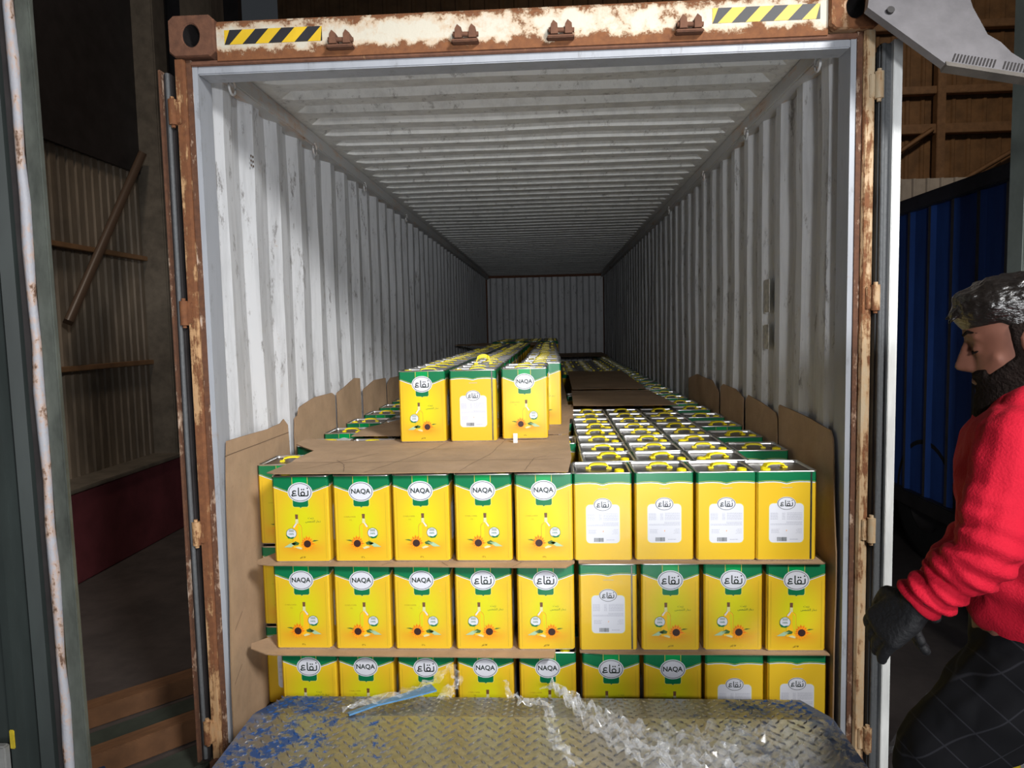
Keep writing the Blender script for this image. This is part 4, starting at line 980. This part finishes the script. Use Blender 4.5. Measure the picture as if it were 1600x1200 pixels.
def head_pts(off=None, nz=44, na=48):
    rings = []
    for i in range(nz+1):
        z = PR[0][0]+(PR[-1][0]-PR[0][0])*i/nz
        for a, b in zip(PR, PR[1:]):
            if a[0] <= z <= b[0]+1e-9: f = (z-a[0])/(b[0]-a[0]); f_, b_, w = [a[k]*(1-f)+b[k]*f for k in (1,2,3)]; break
        R = []
        for k in range(na):
            an = 2*PI*k/na; c, s = math.cos(an), math.sin(an)
            cx = (f_+b_)/2*.55+.0*z; fl = f_-cx if c > 0 else cx-b_
            x = cx+fl*math.copysign(abs(c)**.92, c); y = w*math.copysign(abs(s)**.85, s)
            p = V(x, y, z)
            if off:
                n = V(x-cx, y*1.2, (z-.02)*.9).normalized(); p = p+n*off(p, n)
            R.append(p)
        rings.append(R)
    return rings
def ring_mesh(bm, rings, tf):
    vs = [[bm.verts.new(tf(p)) for p in R] for R in rings]; n = len(vs[0])
    for i in range(len(vs)-1):
        for k in range(n): bm.faces.new((vs[i][k], vs[i][(k+1)%n], vs[i+1][(k+1)%n], vs[i+1][k]))
    bm.faces.new(vs[0][::-1]); bm.faces.new(vs[-1])
man = empty('person', (1.10,-1.12,-.16), label='bearded person in red sweatshirt, black gloves and dark checked trousers, looking down, stepping left', cat='person')
bpy.context.view_layer.update()
CH = V(1.085,-1.115,1.30); PV = V(1.13,-1.10,.92)
shN = V(.975,-1.265,1.375); shF = V(1.175,-.945,1.385)
elN = V(.890,-1.325,1.185); wrN = V(.812,-1.250,1.062); elF = V(1.17,-.90,1.14); wrF = V(.925,-1.075,1.035)
hipN = PV+N_*.09+V(0,0,-.02); hipF = PV-N_*.09+V(0,0,-.02)
knN = V(.905,-1.14,.68); anN = V(.945,-1.10,.36); knF = V(1.34,-1.02,.42); anF = V(1.55,-1.10,-.06)
def finger(bm, base, dirv, palm, L, r, curl):
    pts = [(base, r)]; d = dirv.normalized(); p = base
    for k, f in enumerate((.45,.32,.23)):
        d = (d*math.cos(curl)+palm*math.sin(curl)).normalized(); p = p+d*L*f; pts.append((p.copy(), r*(1-.10*(k+1))))
    chain(bm, pts)
def hand(bm, wr, d, palm, extra=0, thumb=1):
    d = d.normalized(); s = d.cross(palm).normalized(); palm = s.cross(d).normalized()*1
    e = extra
    hull_bm(bm, [(wr, .024+e), (wr+d*.035+s*.022, .017+e), (wr+d*.035-s*.022, .017+e), (wr+d*.085+s*.032, .012+e), (wr+d*.088-s*.030, .011+e), (wr+d*.09, .012+e)])
    for k, (o, L) in enumerate(((.032,.070),(.011,.080),(-.011,.074),(-.031,.058))):
        finger(bm, wr+d*.085+s*o, d+s*o*1.5, palm, L, .0095+e, .38+.06*k)
    b = wr+d*.02+s*.026*thumb; td = (d*.7+s*.8*thumb+palm*.35).normalized()
    chain(bm, [(b, .014+e), (b+td*.038, .012+e), (b+td*.038+(d*.9+palm*.5).normalized()*.030, .0105+e), (b+td*.038+(d*.9+palm*.6).normalized()*.052, .009+e)])
dN = V(-.085,.050,-.10); dF = V(-.085,-.055,-.09)
palmN = V(.5,.55,-.5).normalized(); palmF = V(.4,-.7,-.5).normalized()
bm = bmesh.new()
ring_mesh(bm, head_pts(), HL)
hull_bm(bm, [(HL((.096,0,.030)), .0075), (HL((.119,0,-.016)), .0105), (HL((.098,.012,-.024)), .010), (HL((.098,-.012,-.024)), .010), (HL((.088,0,.035)), .008)])
for s in (-1, 1):
    hull_bm(bm, [(HL((.086,s*.022,.040)), .010), (HL((.078,s*.045,.040)), .009)])              # brow
    hull_bm(bm, [(HL((.079,s*.032,.014)), .013)])                                              # lid over the eye
    hull_bm(bm, [(HL((.050,s*.046,-.012)), .020), (HL((.070,s*.034,-.030)), .014)])            # cheek
    e = [(HL((-.010+.017*math.cos(a)+.004*math.sin(a), s*(.078+.006*(math.cos(a) < 0)), .004+.031*math.sin(a))), .0048-.0008*math.sin(a)) for a in [2*PI*k/12 for k in range(13)]]
    chain(bm, e); hull_bm(bm, [(HL((-.004,s*.073,.004)), .010), (HL((-.012,s*.074,.015)), .011)]); hull_bm(bm, [(HL((.001,s*.078,-.022)), .008)])
hull_bm(bm, [(HL((.096,.012,-.053)), .007), (HL((.096,-.012,-.053)), .007), (HL((.100,0,-.053)), .007)])
hull_bm(bm, [(HL((-.03,0,-.03)), .058), (V(1.115,-1.115,1.45), .064)]); hull_bm(bm, [(V(1.115,-1.115,1.45), .062), (V(1.095,-1.115,1.36), .080)])
hull_bm(bm, [(shN+(shF-shN)*.1, .055), (shF-(shF-shN)*.1, .055), (CH+N_*.09, .11), (CH-N_*.09, .11)])
hull_bm(bm, [(CH+N_*.09, .11), (CH-N_*.09, .11), (PV+N_*.06, .115), (PV-N_*.06, .115)])
for sh, el, wr, dd, pl in ((shN, elN, wrN, dN, palmN), (shF, elF, wrF, dF, palmF)):
    chain(bm, [(sh, .056), (sh.lerp(el,.5), .050), (el, .041), (el.lerp(wr,.35), .041), (wr, .027)]); hand(bm, wr, dd, pl, 0, -1 if sh is shN else 1)
for hp, kn, an in ((hipN, knN, anN), (hipF, knF, anF)):
    chain(bm, [(hp, .095), (hp.lerp(kn,.5), .075), (kn, .056), (kn.lerp(an,.35), .055), (an, .036)])
    hull_bm(bm, [(an+V(0,0,-.045)-D_*.03, .035), (an+V(0,0,-.05)+D_*.05, .032), (an+V(0,0,-.06)+D_*.14, .022)])
remesh('body', bm, .0048, 3, M_skin, man)
# hair and beard
def hair_off(p, n):
    x, y, z = p; line = .056+.0*x if x > .035 else .056-(.035-x)*.75                    # hairline drops behind the temple
    if x < -.02: line = -.030-(-.02-x)*.5
    d = z-line
    k = min(1, max(0, (d+.004)/.010)); top = min(1, max(0, (z-.062)/.04))
    front = min(1, max(0, (x-.0)/.07))
    o = .0035+.007*top+.010*top*front+.010*front*min(1, max(0, (z-.06)/.02))
    o += top*(noise.noise(p*38)*.009+abs(noise.noise(V(p.x*55,p.y*110,p.z*55)))*.010)+noise.noise(p*150)*.0012
    return o*k-.006*(1-k)
bm = bmesh.new(); ring_mesh(bm, head_pts(hair_off, 90, 110), HL)
for k in range(46):                                          # curls tumbling over the forehead and crown
    r1, r2, r3 = random.random(), random.random(), random.random()
    x = -.03+.14*r1; y = (r2-.5)*.11; zt_ = .116+.028*math.sqrt(max(0, 1-((x-.02)/.11)**2))-abs(y)*.35-max(0, x-.06)*.75
    a = V(x, y, zt_); b = a+V(.022+.01*r3, (r3-.5)*.02, -.004-.016*r1); hull_bm(bm, [(HL(a), .0085), (HL(b), .0045)], 1)
remesh('hair', bm, .0035, 1, M_hair, man)
def beard_off(p, n):
    x, y, z = p
    k = 0
    jaw = .010-max(0, x+.012)*.56                             # upper edge of the beard falls towards the mouth
    if x > -.022: k = min(1, max(0, (jaw-z)/.008))
    if -.022 < x < .028 and z < .050: k = max(k, min(1, max(0, (x+.022)/.006))*min(1, max(0, (.028-x)/.008)))
    if x > .075 and -.050 < z < -.030: k = max(k, 1)        # moustache
    if x > .088 and -.060 < z < -.049 and abs(y) < .020: k = 0
    if x < -.022: k = 0
    low = min(1, max(0, (-.065-z)/.03))
    o = .005+.022*low*min(1, max(0, (x+.02)/.05))+abs(noise.noise(p*90))*.004
    return o*k-.006*(1-k)
bm = bmesh.new(); ring_mesh(bm, head_pts(beard_off, 90, 110), HL); remesh('beard', bm, .0032, 1, M_beard, man)
for s in (-1, 1):
    bm = bmesh.new(); chain(bm, [(HL((.100,s*.016,.046)), .0030), (HL((.092,s*.036,.052)), .0038), (HL((.076,s*.052,.046)), .0022)]); remesh('eyebrow', bm, .0018, 0, M_beard, man)
    bm = bmesh.new(); chain(bm, [(HL((.0915,s*.024,.010)), .0020), (HL((.091,s*.034,.0065)), .0026), (HL((.083,s*.043,.009)), .0018)]); remesh('eye', bm, .0014, 0, M_beard, man)['label'] = 'dark lashes of the lowered eye'
# sweatshirt
def fold_disp(p, n):
    w = abs(noise.noise(V(p.x*9+2, p.y*9, p.z*16)))*.012-.004+noise.noise(p*22)*.003
    near_cuff = max(0, 1-(p-wrN).length/.17); w += near_cuff*.010*math.sin(((p-wrN).dot((elN-wrN).normalized()))*210)
    el_ = max(0, 1-(p-elN).length/.13); w += el_*.007*math.sin((p.z+.4*p.x)*150)
    w += .006*math.sin(p.z*70+p.x*40)*max(0, 1-abs(p.z-1.10)/.12)
    return w
bm = bmesh.new()
hull_bm(bm, [(shN+(shF-shN)*.08, .074), (shF-(shF-shN)*.08, .074), (CH+N_*.095, .128), (CH-N_*.095, .128)])
hull_bm(bm, [(CH+N_*.095, .128), (CH-N_*.095, .128), (PV+N_*.075+V(0,0,.12)+D_*.01, .130), (PV-N_*.075+V(0,0,.12)+D_*.01, .130)])
hull_bm(bm, [(shN+(shF-shN)*.08+V(0,0,.0), .070), (shF-(shF-shN)*.08, .070), (V(1.122,-1.112,1.435), .078)])
for sh, el, wr in ((shN, elN, wrN), (shF, elF, wrF)):
    chain(bm, [(sh, .074), (sh.lerp(el,.5), .066), (el, .058), (el.lerp(wr,.4), .056), (el.lerp(wr,.80), .046), (el.lerp(wr,.92), .038)])
remesh('sweatshirt', bm, .006, 3, M_red, man, fold_disp)['label'] = 'bright red long sleeved sweatshirt'
bm = bmesh.new(); a = V(1.105,-1.117,1.468)
chain(bm, [(a+D_*math.cos(t_)*.062+N_*math.sin(t_)*.062+V(0,0,-.014*math.cos(t_)), .009) for t_ in [2*PI*k/20 for k in range(21)]]); remesh('collar', bm, .004, 1, M_red, man)
for wr, dd, pl, th in ((wrN, dN, palmN, -1), (wrF, dF, palmF, 1)):
    bm = bmesh.new(); hand(bm, wr, dd, pl, .0045, th); el = elN if wr is wrN else elF
    hull_bm(bm, [(wr.lerp(el,.16), .034), (wr+dd.normalized()*.01, .031)])
    remesh('glove', bm, .004, 2, M_glove, man)['label'] = 'black work glove'
def tr_disp(p, n): return noise.noise(V(p.x*10, p.y*10, p.z*14))*.010+abs(noise.noise(p*18))*.005
bm = bmesh.new()
hull_bm(bm, [(PV+N_*.07+V(0,0,.02), .125), (PV-N_*.07+V(0,0,.02), .125), (hipN, .112), (hipF, .112)])
for hp, kn, an in ((hipN, knN, anN), (hipF, knF, anF)):
    chain(bm, [(hp, .115), (hp.lerp(kn,.5), .102), (kn, .080), (kn.lerp(an,.4), .080), (kn.lerp(an,.93), .062)])
remesh('trousers', bm, .007, 3, M_trous, man, tr_disp)['label'] = 'dark trousers with a thin pale check'
for an in (anN, anF):
    bm = bmesh.new(); hull_bm(bm, [(an, .043), (an+V(0,0,-.050)-D_*.035, .046)]); hull_bm(bm, [(an, .043), (an+V(0,0,-.055)+D_*.06, .040), (an+V(0,0,-.062)+D_*.15, .030), (an+V(0,0,-.05)-D_*.03, .045)])
    zf = an.z-.10
    remesh('shoe', bm, .006, 2, M_shoe, man)
